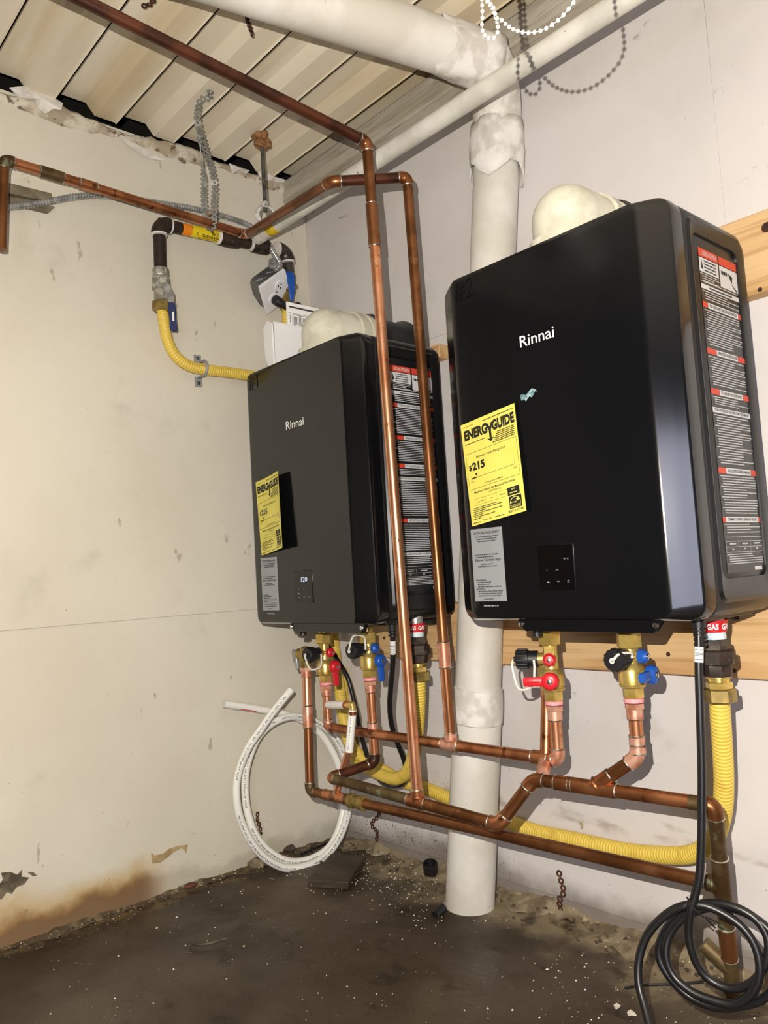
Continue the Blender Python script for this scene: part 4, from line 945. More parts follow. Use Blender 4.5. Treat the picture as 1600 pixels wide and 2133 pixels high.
# ------------------------------------------------------------------ junction box, plug and armoured cable
pA, pB, pC = V((.1, -.1602, 1.6135)), V((.076, -.231, 1.5541)), V((.016, -.1705, 1.5061))
e1 = (pA-pB); e2 = (pC-pB); s1, s2 = e1.length, e2.length; E1, E2_ = e1/s1, e2/s2
NB = E1.cross(E2_).normalized(); NB = NB if NB.x > 0 else -NB
jb = thing('junction_box', 'tilted grey outlet box with white cover plate high in the corner', 'outlet box', (pA+pC)/2-NB*.05)
def pm(n=0.0): return lambda s, t: pB+e1*s+e2*t+NB*n
f = pm()
b = B(); loft(b, [[f(.5+(p-.5)*k, .5+(q-.5)*k)+NB*n for p, q in rrect(1, 1, .03, 3)] for n, k in ((-.006, 1), (.0, 1), (.0025, .985))]); cp = put('cover_plate', b, plastic_w, jb, ang=30)
b = B(); loft(b, [[f(.5+(p-.5)*k, .5+(q-.5)*k)+NB*n for p, q in rrect(1, 1, .16, 5)] for n, k in ((-.052, .86), (-.050, .92), (-.030, .94), (-.007, .92))]); bx = put('box', b, M('grey outlet box', '6f7070', '5c5d5e', 30, rough=.45, metal=.5), jb, ang=35)
g = pm(-.029); b = B()
for c0, c1 in ((.12, .2), (.55, .62), (.2, .3)): b.tube([f(c0, -.0)+NB*-.03+E2_*.0012, f(c1+.1, -.0)+NB*-.018+E2_*.0012], .0015, 5)
put('scratch', b, steel, bx)
def face(cx, cy):
    b = B(); b.lathe(f(cx, cy)+NB*.0015, NB, [(0, .0165), (.0025, .0165), (.0035, .0155)], 24); o = put('socket', b, plastic_w, cp, ang=30)
    b = B()
    for dx in (-.055, .055): b.box(f(cx+dx, cy-.03)+NB*.0051, (.0025, .0025, .007))
    b.lathe(f(cx, cy+.08)+NB*.0046, NB, [(0, .0028), (.0006, .0028)], 10); put('slots', b, gap_mat, cp)
face(.66, .36); face(.34, .64)
put('screw', B().lathe(f(.5, .5)+NB*.002, NB, [(0, .004), (.0015, .0035)], 10), steel, cp)
pl0 = f(.36, .66)+NB*.006
plug = thing('power_plug', 'black moulded plug and cord pushed into the white outlet plate', 'plug', pl0)
pb = [(0.0750,-0.1155,1.5495),(0.0700,-0.0960,1.5349),(0.0600,-0.0765,1.5158),(0.0450,-0.0516,1.4668),(0.0340,-0.0303,1.4006)]
b = B().lathe(pl0, NB, [(0, .0125), (.002, .0145), (.018, .0135), (.024, .009)], 16); b.tube([pl0+NB*.012-E1*.004, pl0+NB*.018+V((.002, .012, -.006)), pl0+NB*.016+V((0, .03, -.014))], [.0115, .011, .0075], 12); put('plug_body', b, cap_p, plug)
b = B()
for k in range(5): b.ring(pl0+NB*.016+V((0, .026+.005*k, -.0125-.003*k)), (0, 1, -.5), .0062-.0004*k, .0016, 12, 6)
put('strain_relief', b, rubber, plug); put('cord', B().tube(spline([pl0+NB*.016+V((0, .028, -.014))]+[V(p) for p in pb[1:]], .004), .0040, 10), rubber, plug)
def armoured(P, r=.0072, period=.0075):
    P = resample(spline([V(p) for p in P], .003), period/6)
    return B().tube(P, [r+.0013*math.sin(2*math.pi*i/6) for i in range(len(P))], 14)
mc = [(0.0220,-0.9261,1.6097),(0.0220,-0.8805,1.6267),(0.0220,-0.8224,1.6484),(0.0220,-0.7672,1.6742),(0.0220,-0.7155,1.6984),(0.0200,-0.6612,1.7183),(0.0190,-0.5990,1.7313),(0.0190,-0.5347,1.7404),(0.0180,-0.4671,1.7492),(0.0180,-0.3970,1.7578),(0.0190,-0.3244,1.7607),(0.0210,-0.2649,1.7590),(0.0260,-0.2214,1.7516),(0.0340,-0.1954,1.7353),(0.0500,-0.1861,1.7105),(0.0600,-0.1792,1.6902),(0.0680,-0.1758,1.6713)]
put('armoured_cable', armoured(mc+[f(.82, -.02)+V((0, 0, .022)), f(.80, .02)-NB*.02]), steel, loc=mc[3], label='armoured metal cable sagging along the left wall to the outlet box', cat='cable', ang=30)
cn = f(.80, .0)-NB*.02
b = B().lathe(cn-E2_*.012, -E2_, [(0, .014), (.002, .0155), (.007, .0155), (.008, .0115), (.02, .0115), (.021, .010)], 8); b.cyl(cn-E2_*.024+V((.0, -.014, 0)), cn-E2_*.024+V((0, .014, 0)), .004, 8); put('connector', b, steel, jb, ang=25)
# ------------------------------------------------------------------ white holder and manual on the left heater
ho = thing('document_holder', 'white plastic pocket standing on the heater nearer the corner, before the flue', 'holder', (.24, -.2, 1.2742))
zb = 1.2755
prof = [(.2545, zb), (.236, zb), (.222, zb+.012), (.2125, zb+.036), (.209, zb+.110), (.2296, zb+.127), (.2526, zb+.114)]
b = B().prism(prof, (0, -.316, 0), (1, 0, 0), (0, 0, 1), (0, .005, 0)); put('end_cap', b, plastic_w, ho, bev=.003)
b = B(); inner = [(.2545, zb+.115), (.2545, zb), (.236, zb), (.222, zb+.012), (.2125, zb+.036), (.209, zb+.108)]
b.prism(inner+[(p[0]+(.002 if p[0] < .23 else -.002), p[1]+(.002 if p[1] < zb+.03 else 0)) for p in reversed(inner)], (0, -.311, 0), (1, 0, 0), (0, 0, 1), (0, .165, 0)); put('trough', b, plastic_w, ho)
put('rim', B().tube([(.2545, -.312, zb+.1145), (.2545, -.148, zb+.1145)], .0028, 8), plastic_w, ho)
mn = thing('paper_manual', 'printed white paper manual standing in the white pocket', 'paper', (.245, -.2, zb+.006))
x_ = .2465; my0, my1, mz0, mz1 = -.262, -.150, zb+.004, 1.4555
put('sheets', B().box((x_-.003, (my0+my1)/2, (mz0+mz1)/2), (.006, my1-my0, mz1-mz0)), paper, mn, bev=.0008)
fm = lambda p, q: V((x_+.0008, my0+p, mz1-q)); b = B(); rng = random.Random(12)
rect(b, fm, .004, .010, .108, .0145); rect(b, fm, .003, .028, .110, .029); rect(b, fm, .006, .033, .0075, .055)
for k in range(22): rect(b, fm, .014+.0042*k, .036, .0158+.0042*k, .062+rng.uniform(-.006, .004))
words(b, fm, .016, .1, .031, .002, rng); put('print', b, ink_grey, mn, ang=10)
# ------------------------------------------------------------------ hangers, rods, chain
hs = thing('hanger_strap', 'galvanised perforated strap looped under the copper pipe on the left wall', 'strap', (0.2590,-0.4703,1.9300))
p0, p1 = V(RD), V(RF); tt = .17; hp = lerp(p0, p1, tt); dxy = (p1-p0).normalized()
tp = V((0.2569,-0.4666,1.9300))
A1 = [tp+V((.02, -.012, -.002)), tp+V((0, 0, -.006)), V((0.2462,-0.4872,1.9180)), V((0.2408,-0.4903,1.9000)), V((0.2408,-0.4939,1.8500)), hp+V((.013, .004, .12)), hp+V((.013, 0, .04)), hp+V((.0125, 0, 0)), hp+V((.008, 0, -.012)), hp+V((0, 0, -.0135)), hp+V((-.008, 0, -.012)), hp+V((-.013, -.006, .01)), hp+V((-.014, -.012, .06)), hp+V((-.010, -.012, .13)), V((0.2657,-0.5069,1.8000)), V((0.1745,-0.4475,1.8500)), V((0.1096,-0.4009,1.8850))]
put('band', perf(B(), spline(A1, .002), .017, (.74, -.66, -.1), .0125, .30, .18), galv, hs, ang=20)
put('bolt', B().hex(hp+V((-.020, -.004, .030)), (1, 0, 0), .042, .0055), chrome, hs)
tr = V((0.1874,-0.2752,1.9250)); tb = V((0.1763,-0.2620,1.7342)); rd = thing('hanger_rod', 'threaded rod hanging from the roof by a tan knot in the corner', 'hanger', tr)
put('rod', B().cyl(tr+V((0, 0, -.008)), (tr.x, tr.y, tb.z-.02), .0052, 12), steel_dark, rd)
b = B(); rng = random.Random(3)
for k in range(9): b.ball(tr+V((rng.uniform(-.016, .014), rng.uniform(-.014, .014), rng.uniform(-.032, .004))), rng.uniform(.008, .013), 9, 6, (1, 1, rng.uniform(.7, 1.3)))
for k in range(3): b.ring(tr+V((-.008, 0, -.010-.008*k)), (.3, .2, 1), .014, .0045, 16, 8)
put('knot', b, tan, rd)
b = B(); hc = V((tr.x, tr.y, tb.z-.030)); ax = (V(RC)-V(RD)).normalized(); b.ring(hc, ax, .024, .0035, 26, 8); b.ring(hc+ax*.006, ax, .023, .0035, 26, 8); b.ring(hc-ax*.006, ax, .0235, .0035, 26, 8); b.lathe(hc+V((0, 0, .02)), (0, 0, 1), [(0, .011), (.004, .012), (.016, .008), (.018, .006)], 12)
put('ring_clamp', b, M('glossy wrapped clamp', 'd8d6d2', '8f8a84', 60, rough=.2), rd)
# rusty straps
def rusty(label, P, nrm, w_=.011, cell=.0145):
    put('rusty_strap', perf(B(), spline([V(p) for p in P], .002), w_, nrm, cell, .26, .42), rust, loc=P[0], label=label, cat='strap', ang=20)
rusty('rusty perforated strip curled on the left wall inside the white tube coil', [(0.0060,-0.2675,0.1332),(0.0100,-0.2752,0.1209),(0.0060,-0.2677,0.1021),(0.0120,-0.2649,0.0877),(0.0100,-0.2687,0.0771),(0.0060,-0.2608,0.0643)], (1, .1, .1))
rusty('rusty zigzag strip on the back wall under the brass union', [(0.1964,-0.0060,0.1067),(0.1920,-0.0120,0.0909),(0.1690,-0.0140,0.0744),(0.1649,-0.0100,0.0587),(0.1931,-0.0140,0.0551),(0.1829,-0.0100,0.0369),(0.1726,-0.0060,0.0173)], (.1, -1, .1))
rusty('rusty strip hanging on the back wall right of the thick white stack', [(0.7808,-0.0080,0.0893),(0.7859,-0.0100,0.0751),(0.7894,-0.0100,0.0591),(0.7957,-0.0120,0.0444),(0.7826,-0.0160,0.0325),(0.7800,-0.0140,0.0193),(0.7836,-0.0100,0.0101),(0.7749,-0.0060,0.0005)], (.1, -1, .1), .013)
rs = thing('rusty_strap', 'rusty perforated strap dangling beside the ceiling duct', 'strap', (0.7776,-0.6142,1.8000))
put('band', perf(B(), spline([V(p) for p in [(0.8035,-0.6297,1.8000),(0.7697,-0.6088,1.8000),(0.7497,-0.6112,1.8000),(0.7315,-0.6191,1.8000),(0.7166,-0.6305,1.8000),(0.7023,-0.6371,1.8000)]]+[V(p) for p in [(0.5380,-0.5350,1.9366),(0.5388,-0.5350,1.9232),(0.5466,-0.5350,1.9036),(0.5513,-0.5350,1.8924),(0.5557,-0.5350,1.8771)]], .002), .011, (.3, .4, -.8), .0135, .26, .4), rust, rs, ang=20)
r2 = thing('rusty_strap', 'short torn rusty scrap hanging from the roof at the top edge', 'strap', (0.4684,-0.7334,1.9300))
put('band', perf(B(), spline([V(p) for p in [(0.5120,-0.7232,1.9300),(0.4761,-0.7144,1.9300),(0.4529,-0.7139,1.9300),(0.4408,-0.7208,1.9300),(0.4424,-0.7390,1.9300)]], .002), .013, (.2, .2, -1), .0135, .26, .4), rust, r2, ang=20)
# bead chain
def chain(label, P, extra):
    P = [V(p) for p in P]; a, c = extra[0][0], extra[1][0]
    pts = resample(spline([lerp(a, P[0], t) for t in (0, .3, .6, .85, .96)]+P+[lerp(P[-1], c, t) for t in (.04, .15, .4, .7, 1)], .0015), .0058)
    r = thing('bead_chain', label, 'chain', pts[0]); b = B()
    for p in pts: b.ball(p, .0019, 10, 7)
    put('beads', b, M('bright beads', 'f4f2ee', rough=.12, metal=.6), r, ang=80); put('cord', B().tube(pts, .0005, 5), steel, r)
c1 = [(1.4278,-0.8620,1.2870),(1.4271,-0.8620,1.2731),(1.4265,-0.8620,1.2592),(1.4240,-0.8610,1.2482),(1.4254,-0.8600,1.2407),(1.4305,-0.8590,1.2344),(1.4354,-0.8580,1.2329),(1.4390,-0.8570,1.2369),(1.4388,-0.8560,1.2441),(1.4351,-0.8550,1.2581),(1.4323,-0.8550,1.2664),(1.4272,-0.8550,1.2753),(1.4251,-0.8550,1.2920)]
chain('small loop of bright bead chain at the top, left of the longer swag', c1, ([V((c1[0][0], c1[0][1], 1.90))], [V((c1[-1][0]+.006, c1[-1][1], 1.90))]))
c2 = [(1.4376,-0.8680,1.2779),(1.4386,-0.8680,1.2632),(1.4441,-0.8680,1.2533),(1.4450,-0.8670,1.2476),(1.4467,-0.8670,1.2411),(1.4502,-0.8660,1.2385),(1.4534,-0.8650,1.2334),(1.4576,-0.8640,1.2276),(1.4635,-0.8630,1.2215),(1.4698,-0.8620,1.2164),(1.4765,-0.8600,1.2129),(1.4833,-0.8580,1.2108),(1.4908,-0.8570,1.2095),(1.4977,-0.8560,1.2099),(1.5042,-0.8550,1.2113),(1.5103,-0.8540,1.2139),(1.5153,-0.8530,1.2174),(1.5199,-0.8520,1.2216),(1.5242,-0.8520,1.2310)]
chain('longer swag of bright bead chain in front of the thin white pipe', c2, ([V((c2[0][0], c2[0][1], 1.90))], [V((c2[-1][0], c2[-1][1], 1.90))]))
# ------------------------------------------------------------------ wood on the walls
def board(name, label, x0, x1, z0, z1, th, m, holes=()):
    o = thing(name, label, 'board', ((x0+x1)/2, -.003, z0))
    put('plank', B().box(((x0+x1)/2, -.0045-th/2, (z0+z1)/2), (x1-x0, th, z1-z0)), m, o, bev=.003)
    for hx, hz, r in holes:
        put('screw', B().lathe((hx, -.004-th, hz), (0, -1, 0), [(0, r), (.0012, r), (.0016, r*.6)], 10), rust, o)
    return o
board('mounting_board', 'long new pine board on the back wall below both heaters', .18, 1.75, .525, .665, .036, wood, ((1.0975,-0.0410,0.5624)[::2]+(.0042,), (1.2193,-0.0410,0.5384)[::2]+(.0042,), (0.2955,-0.0410,0.5762)[::2]+(.0042,)))
board('mounting_board', 'pine board behind the upper right corner of heater #2', .88, 1.75, 1.185, 1.325, .036, wood, ((1.3259,-0.0410,1.1902)[::2]+(.004,), (1.3469,-0.0410,1.2929)[::2]+(.009,)))
board('mounting_board', 'thin pine board behind the top of the heater nearer the corner', .18, .562, 1.262, 1.297, .036, wood, ())
sv = thing('wood_sliver', 'small pine offcut standing against the thick white stack under the heaters', 'wood', (0.6794,-0.0200,0.5160))
put('piece', B().prism([(.0, 0), (.012, .004), (.014, .05), (.004, .055)], (0.6754,-0.0250,0.5186), (1, 0, 0), (0, 0, 1), (0, .018, 0)), wood, sv, bev=.001)
wbk = thing('wood_block', 'grey weathered wood stub fixed to the left wall behind the copper pipe', 'wood', (0.0000,-0.8149,1.6793))
put('upper_piece', B().prism([(-.96, 1.6845), (-.7717, 1.6892), (-.7722, 1.668), (-.96, 1.655)], (0, 0, 0), (0, 1, 0), (0, 0, 1), (.028, 0, 0)), wood_grey, wbk, bev=.001)
put('lower_piece', B().prism([(-.96, 1.652), (-.80, 1.6660), (-.7615, 1.6625), (-.775, 1.6457), (-.84, 1.645), (-.96, 1.632)], (0, 0, 0), (0, 1, 0), (0, 0, 1), (.018, 0, 0)), wood_grey, wbk, bev=.001)
# ------------------------------------------------------------------ black power cords
KR = .0062
k1 = thing('black_cable', 'black power cord looping under the heater nearer the corner, white barcode tag', 'cord', (0.5550,-0.2400,0.6314))
p1 = [(0.5525,-0.2400,0.6398),(0.5465,-0.2350,0.5990),(0.5306,-0.2250,0.5443),(0.5080,-0.2150,0.4882),(0.4837,-0.2000,0.4410),(0.4694,-0.1850,0.3936),(0.4619,-0.1650,0.3508),(0.4526,-0.1400,0.3084),(0.4325,-0.1150,0.2704),(0.4010,-0.0950,0.2354),(0.3604,-0.0850,0.2166),(0.3089,-0.0750,0.2099),(0.2686,-0.0700,0.2221),(0.2520,-0.0750,0.2500),(0.2444,-0.0850,0.2927),(0.2413,-0.0950,0.3433),(0.2358,-0.1000,0.3904),(0.2315,-0.1050,0.4304),(0.2215,-0.1100,0.4739),(0.1967,-0.1150,0.5133),(0.1648,-0.1200,0.5506),(0.1485,-0.1250,0.5801),(0.1414,-0.1300,0.6190)]
sp1 = spline(p1, .005); put('cable', B().tube(sp1, KR, 12), rubber, k1)
def gland(p, root):
    p = V(p); b = B().lathe(p+V((0, 0, .014)), (0, 0, -1), [(0, .016), (.008, .016), (.010, .011), (.022, .0105)], 16)
    for k in range(4): b.lathe(p-V((0, 0, .010+.007*k)), (0, 0, -1), [(0, .0095), (.0045, .0092)], 14)
    put('strain_relief', b, cap_p, root)
gland(p1[0], k1)
def tag_on(P, i0, i1, root, rad):
    seg = P[i0:i1]; t = put('barcode_tag', B().tube(seg, rad*1.09, 12, caps=False), white_band, root, label='white barcode tag'); b = B(); rg = random.Random(1)
    q = resample(seg, .0018)
    for k in range(2, len(q)-2):
        if rg.random() < .55:
            d = (q[k+1]-q[k]).normalized(); n_ = V((.5, -.86, 0)); n_ = (n_-d*n_.dot(d)).normalized(); s_ = d.cross(n_)
            arc = [q[k]+(n_*math.cos(a)+s_*math.sin(a))*rad*1.12 for a in (-.9, -.45, 0, .45, .9)]; b.v += arc+[p+d*.0008 for p in arc]; o_ = len(b.v)-10; b.f += [(o_+i, o_+i+1, o_+6+i, o_+5+i) for i in range(4)]
    put('bars', b, ink, t)
def idx(P, z): return min(range(len(P)//2), key=lambda i: abs(P[i].z-z))
tag_on(sp1, idx(sp1, (0.5461,-0.2350,0.5937)[2]), idx(sp1, (0.5373,-0.2300,0.5579)[2]), k1, KR)
k2 = thing('black_cable', 'black power cord hanging from heater #2, coiled by the drain riser', 'cord', (1.2608,-0.2700,0.0839))
KY = -.30
p2 = [(1.2801,-0.2700,0.6422),(1.2805,-0.2750,0.6111),(1.2790,-0.2800,0.5688),(1.2772,-0.2850,0.4987),(1.2754,-0.2900,0.4296),(1.2728,-0.2950,0.3749),(1.2694,-0.3000,0.3206),(1.2649,-0.3050,0.2767),(1.2573,-0.3100,0.2471),(1.2512,-0.3150,0.2254),(1.2463,-0.3150,0.1970),(1.2478,-0.3150,0.1738),(1.2532,-0.3100,0.1489),(1.2665,-0.3050,0.1326),(1.2896,-0.3000,0.1266),(1.3142,-0.2950,0.1356),(1.3340,-0.2900,0.1557),(1.3457,-0.2850,0.1833),(1.3445,-0.2800,0.2070),(1.3311,-0.2800,0.2260),(1.3070,-0.2850,0.2369),(1.2777,-0.2900,0.2375),(1.2501,-0.2950,0.2284),(1.2246,-0.3000,0.2100),(1.2013,-0.3050,0.1808),(1.1912,-0.3100,0.1516),(1.1967,-0.3120,0.1317),(1.2124,-0.3100,0.1126),(1.2354,-0.3050,0.0967),(1.2689,-0.3000,0.0931),(1.3024,-0.2950,0.1043),(1.3356,-0.2900,0.1242),(1.3592,-0.2850,0.1557),(1.3634,-0.2800,0.1870),(1.3459,-0.2780,0.2165),(1.3146,-0.2800,0.2314),(1.2830,-0.2870,0.2332),(1.2532,-0.2950,0.2224),(1.2296,-0.3030,0.2055),(1.2128,-0.3100,0.1823),(1.2078,-0.3180,0.1559),(1.2164,-0.3200,0.1299),(1.2400,-0.3180,0.1140),(1.2691,-0.3120,0.1083),(1.3008,-0.3050,0.1108),(1.3263,-0.3000,0.1338),(1.3367,-0.2950,0.1616),(1.3320,-0.2900,0.1906),(1.3160,-0.2900,0.2133),(1.2899,-0.2950,0.2282),(1.2632,-0.3050,0.2356),(1.2342,-0.3150,0.2277),(1.2079,-0.3250,0.2066),(1.1874,-0.3350,0.1785),(1.1784,-0.3450,0.1460),(1.1815,-0.3550,0.1164),(1.1945,-0.3650,0.0922),(1.2110,-0.3800,0.0698),(1.2298,-0.4000,0.0531)]
p2 = [V(p) for p in p2]+[V((1.10, -.47, .012)), V((1.06, -.60, .008)), V((1.1, -.75, .008))]
sp2 = spline(p2, .006); put('cable', B().tube(sp2, KR, 12), rubber, k2); gland(p2[0], k2)
tag_on(sp2, idx(sp2, (1.2801,-0.2750,0.6068)[2]), idx(sp2, (1.2802,-0.2800,0.5731)[2]), k2, KR)
tw = V((1.2612,-0.3180,0.2371)); put('twist_tie', B().tube(spline([tw+V((.012, 0, -.012)), tw+V((.004, -.012, .002)), tw+V((-.008, -.006, .012)), tw+V((-.012, .004, .004)), tw+V((-.018, .0, -.006))], .003), .0012, 6).tube(spline([tw+V((.03, .008, -.018)), tw+V((.02, -.010, -.006)), tw+V((.028, .0, -.022))], .003), .0012, 6), rubber, k2)
# ------------------------------------------------------------------ white tube coil and its neighbours
pc = thing('tube_coil', 'loose coil of white plastic tube leaning in the corner, both ends free', 'tube', (0.0900,-0.2372,0.0086))
P = [(0.1350,-0.2309,0.4574),(0.1300,-0.2543,0.4358),(0.1200,-0.2849,0.4030),(0.1100,-0.3137,0.3669),(0.1000,-0.3421,0.3313),(0.0900,-0.3619,0.2898),(0.0850,-0.3751,0.2446),(0.0850,-0.3764,0.1920),(0.0850,-0.3651,0.1424),(0.0900,-0.3430,0.0908),(0.0950,-0.3089,0.0451),(0.1000,-0.2589,0.0086),(0.1100,-0.2064,-0.0027),(0.1150,-0.1442,0.0032),(0.1200,-0.0958,0.0362),(0.1200,-0.0608,0.0868),(0.1150,-0.0386,0.1514),(0.1050,-0.0376,0.2210),(0.0950,-0.0526,0.2813),(0.0850,-0.0822,0.3246),(0.0750,-0.1269,0.3571),(0.0700,-0.1860,0.3764),(0.0650,-0.2446,0.3691),(0.0620,-0.2889,0.3416),(0.0600,-0.3160,0.3010),(0.0600,-0.3327,0.2558),(0.0600,-0.3369,0.2025),(0.0620,-0.3311,0.1476),(0.0650,-0.3142,0.0961),(0.0700,-0.2808,0.0487),(0.0800,-0.2301,0.0117),(0.0850,-0.1649,-0.0002),(0.0900,-0.1034,0.0155),(0.0900,-0.0621,0.0623),(0.0850,-0.0380,0.1333),(0.0750,-0.0417,0.2111),(0.0650,-0.0591,0.2658),(0.0550,-0.0901,0.3163),(0.0450,-0.1377,0.3560),(0.0400,-0.1963,0.3830),(0.0360,-0.2689,0.4054),(0.0340,-0.3256,0.4215),(0.0340,-0.3733,0.4348)]
spx = spline([V(p) for p in P], .006); XRR = .0098
put('tube', B().tube(spx, XRR, 16, caps=False), pex, pc)
put('tube_bore', B().lathe(spx[0]+(spx[1]-spx[0])*-.2, spx[0]-spx[1], [(0, XRR*.98), (.0008, XRR*.96), (.001, XRR*.7)], 16).lathe(spx[-1], spx[-1]-spx[-2], [(0, XRR*.98), (.0008, XRR*.96), (.001, XRR*.7)], 16), M('tube end', 'c9c9c4', rough=.6), pc)
# printing along the tube, and the red stripe by the free end
camdir = V((.76, -.62, .12)); b = B(); s_txt = 'PEX 1/2 SDR9 100 PSI 180F ASTM F876 F877 CSA B137.5 NSF pw U.P. CODE'
def along(P, i0):
    def fn(p, q):
        d = p; i = i0
        while i < len(P)-2 and d > (P[i+1]-P[i]).length: d -= (P[i+1]-P[i]).length; i += 1
        t = (P[i+1]-P[i]).normalized(); n_ = (camdir-t*camdir.dot(t)).normalized(); s_ = n_.cross(t)
        return P[i]+t*d+(n_*math.cos(q/XRR)+s_*math.sin(q/XRR))*(XRR+.0004)
    return fn
for i0 in (4, 52, 98, 150, 190, 236): flat_text(b, s_txt, along(spx, i0), 0, -.0018, .0042, .235, 'l', .02)
put('tube_print', b, M('faded black print', '4a4a48', rough=.6), pc, kind='stuff', ang=10)
f = along(spx[::-1], 8); b = B(); vs = []
for i in range(13): vs += [f(.004*i-.0, -.0055), f(.004*i, -.0092)]
b.add(vs, [(2*i, 2*i+1, 2*i+3, 2*i+2) for i in range(12)]); put('red_stripe', b, print_r, pc, label='red stripe near the free end')
# copper and white stub that rises to the brass elbow
st = thing('tube_stub', 'white tube stub with brass elbow on a copper riser, behind the front pipes', 'tube', (0.3746,-0.2620,0.2298))
q0, q1, q2, q3, q4 = V((0.3826,-0.2700,0.2264)), V((0.4024,-0.2620,0.3429)), V((0.4185,-0.2570,0.4355)), V((0.4159,-0.2570,0.4451)), V((0.3081,-0.2350,0.4340))
q0 = lerp(LE, LRp, .092)
put('copper_riser', B().cyl(q0, q1, .0088, 16), cu_bright, st); put('white_tube', B().cyl(q1-V((0, 0, .004)), q2, .0096, 16), pex, st)
put('crimp_ring', B().lathe(q2-V((0, 0, .012)), (0, 0, 1), [(0, .0103), (.008, .0103)], 16).lathe(lerp(q3, q4, .2), q4-q3, [(0, .0103), (.008, .0103)], 16), cu_mid, st)
put('brass_elbow', B().tube([q2-V((0, 0, .002)), q2+V((0, 0, .008)), q3, lerp(q3, q4, .12), lerp(q3, q4, .22)], .0082, 14).ball(q3, .0092, 12, 8), brass, st)
put('white_tube', B().cyl(lerp(q3, q4, .25), V((0.2925,-0.2320,0.4323)), .0096, 16), pex, st)
b = B(); rg = random.Random(4)
for k in range(22):
    z = q1.z+.01+(q2.z-q1.z-.02)*k/22
    if k % 5 != 4: b.box(lerp(q1, q2, (k+1)/24)+V((.0055, -.0080, 0)), (.0024, .0008, .0016))
put('tube_print', b, ink_grey, st, kind='stuff')
# ------------------------------------------------------------------ floor clutter
wsx = thing('wood_scrap', 'dark wet board scrap lying on the floor behind the tube coil', 'wood', (.24, -.2, 0))
sc4 = [V(p) for p in [(0.2294,-0.2758,0.0000),(0.3187,-0.2203,0.0000),(0.2174,-0.0808,0.0000),(0.1286,-0.1260,-0.0000)]]
b = B().add([p+V((0, 0, -.004)) for p in sc4]+[p+V((0, 0, .014)) for p in sc4], [(3, 2, 1, 0), (4, 5, 6, 7), (0, 1, 5, 4), (1, 2, 6, 5), (2, 3, 7, 6), (3, 0, 4, 7)]); put('plank', b, wood_old, wsx, bev=.002)
cpz = V((0.4145,-0.0167,0.0000)); b = B().lathe((cpz.x, cpz.y-.02, .004), (.25, -.3, 1), [(0, .0165), (.003, .018), (.030, .018), (.031, .0145), (.02, .0145)], 22); put('round_pipe_plug', b, cap_p, loc=(cpz.x, cpz.y-.02, .004), label='small black round cap on the floor left of the thick white stack', cat='cap')
sk = (0.0643,-0.2010,0.0100); b = B().cyl((0.0695,-0.1796,0.0140), (0.0408,-0.0303,0.0120), .0035, 8); b.box(V((0.0798,-0.1519,0.0200)), (.004, .004, .018)); put('dark_rod', b, rubber, loc=(0.0348,-0.1557,-0.0000), label='thin black rod lying along the corner behind the tube coil', cat='rod')
def rock(name, label, p, s, m, seed, cat='debris'):
    rg = random.Random(seed); p = V(p); b = B().ball(p+V((0, 0, s[2]*.6)), 1, 10, 7, s); b.v = [q+V((rg.uniform(-1, 1)*s[0], rg.uniform(-1, 1)*s[1], rg.uniform(-1, 1)*s[2]))*.14 for q in b.v]
    put(name, b, m, loc=p, label=label, cat=cat, ang=25)
rock('rubble_lump', 'brown rubble lump against the left wall behind the tube coil', (-0.0042,-0.1729,0.0000), (.022, .020, .014), mud_m, 1)
rock('rubble_lump', 'pale rubble lump at the left wall, left of the tube coil', (0.0200,-0.2851,0.0000), (.022, .026, .014), crust_m, 2)
rock('rubble_lump', 'reddish flake at the foot of the left wall', (0.0058,-0.4697,0.0000), (.012, .018, .006), M('red flake', '5e3428', rough=.8), 3)
put('wood_chip', B().box(V((-0.0098,-0.0120,-0.0191)), (.016, .014, .022)), wood_grey, loc=(-0.0104,-0.0120,-0.0259), label='small grey square chip on the back wall ledge, under the lowest pipes', cat='wood', bev=.001)
put('rubber_scrap', B().tube([V((0.5903,-0.1995,0.0040)), V((0.5895,-0.1713,0.0120))], .010, 8), cap_p, loc=(0.5761,-0.1767,0.0000), label='flat black scrap at the left foot of the thick white stack', cat='debris')
put('thin_wire', B().tube(spline([V(p) for p in [(1.0489,-0.1939,0.0060),(1.0668,-0.1651,0.0060),(1.0953,-0.1353,0.0060),(1.1230,-0.1041,0.0060),(1.1365,-0.0877,0.0060)]], .01), .0022, 6), rubber, loc=(1.0421,-0.1840,0.0000), label='thin dark wire lying on the floor below the black cord coil', cat='wire')
put('thin_wire', B().tube(spline([V(p) for p in [(0.2850,-0.6185,0.0050),(0.3039,-0.6219,0.0050),(0.3239,-0.6129,0.0050),(0.3334,-0.5905,0.0050),(0.3388,-0.5632,0.0050)]], .01), .003, 6), mud_m, loc=(0.3094,-0.6053,0.0000), label='short bent dark twig on the open floor', cat='twig')
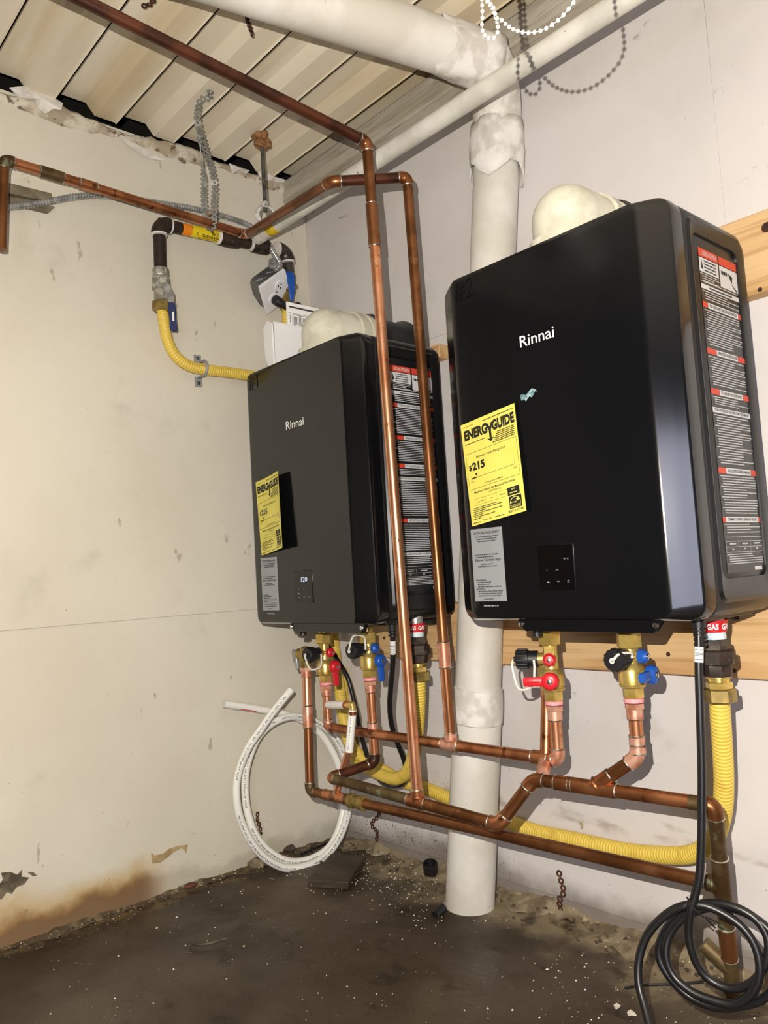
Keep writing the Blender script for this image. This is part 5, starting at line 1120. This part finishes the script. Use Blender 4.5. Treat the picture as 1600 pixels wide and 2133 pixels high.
for k, (u, pts) in enumerate((('white paint flake on the floor at the front right', [(1.0584,-0.2455,0.0015),(1.0593,-0.2367,0.0015),(1.0679,-0.2388,0.0015),(1.0692,-0.2495,0.0015),(1.0643,-0.2519,0.0015)]), ('smaller torn paint flake beside the front right one', [(1.0862,-0.2496,0.0015),(1.0857,-0.2385,0.0015),(1.0954,-0.2413,0.0015),(1.1021,-0.2467,0.0015),(1.0957,-0.2506,0.0015),(1.0919,-0.2559,0.0015)]))):
    flake = [V(p) for p in pts]; n = len(flake); b = B().add([p for p in flake]+[p-V((0, 0, .0015)) for p in flake], [tuple(range(n))]+[(i, n+i, n+(i+1) % n, (i+1) % n) for i in range(n)]); put('paint_flake', b, chip_m, loc=pts[0], label=u, cat='flake')
# uncountable grit and flecks over the floor
rng = random.Random(21); b = B()
for k in range(900):
    if k < 380: x, y = rng.uniform(.12, .62), -abs(rng.gauss(.12, .09))
    elif k < 560: x, y = rng.uniform(.9, 1.5), -abs(rng.gauss(.22, .12))
    elif k < 660: x, y = abs(rng.gauss(0, .035))+.004, rng.uniform(-.95, 0)
    else: x, y = rng.uniform(.05, 1.6), -rng.uniform(.05, .95)
    if y > -.01: continue
    s = rng.uniform(.0008, .0024)*(1.6 if rng.random() < .08 else 1); a = rng.uniform(0, 3.1); ca, sa = math.cos(a)*s, math.sin(a)*s; e = rng.uniform(.4, 1)
    p = V((x, y, .003)); b.add([p+V((ca, sa, 0)), p+V((-sa*e, ca*e, 0)), p-V((ca, sa, 0)), p+V((sa*e, -ca*e, 0)), p+V((0, 0, s*.9))], [(0, 1, 4), (1, 2, 4), (2, 3, 4), (3, 0, 4)])
put('floor_grit', b, chip_m, kind='stuff', label='pale grit and paint flecks scattered over the muddy floor', cat='grit', ang=10)
b = B()
for k in range(420):
    if k < 220: x, y = rng.uniform(.03, 1.5), -abs(rng.gauss(.05, .05))
    else: x, y = abs(rng.gauss(.02, .03)), rng.uniform(-.95, -.02)
    if y > -.008 or x < .01: continue
    s = rng.uniform(.0015, .005); b.ball((x, y, .004), 1, 6, 4, (s, s*rng.uniform(.6, 1.2), s*.6))
put('floor_rubble', b, mud_m, kind='stuff', label='dark mud crumbs along the foot of the walls', cat='rubble', ang=30)

# small fixings in the back wall
for lab_, p_ in (('rusty anchor stub in the back wall just under the cold pipe tee', (0.8548,-0.0030,0.2810)), ('pale nail hole with torn edge in the back wall above the yellow hose', (0.8484,-0.0030,0.1993))):
    b = B().lathe(p_, (0, -1, 0), [(0, .007), (.002, .0065), (.004, .004)], 9); b.box(V(p_)+V((.001, -.004, -.005)), (.003, .006, .012))
    put('wall_anchor', b, rust if 'rusty' in lab_ else plaster, loc=p_, label=lab_, cat='anchor', ang=20)
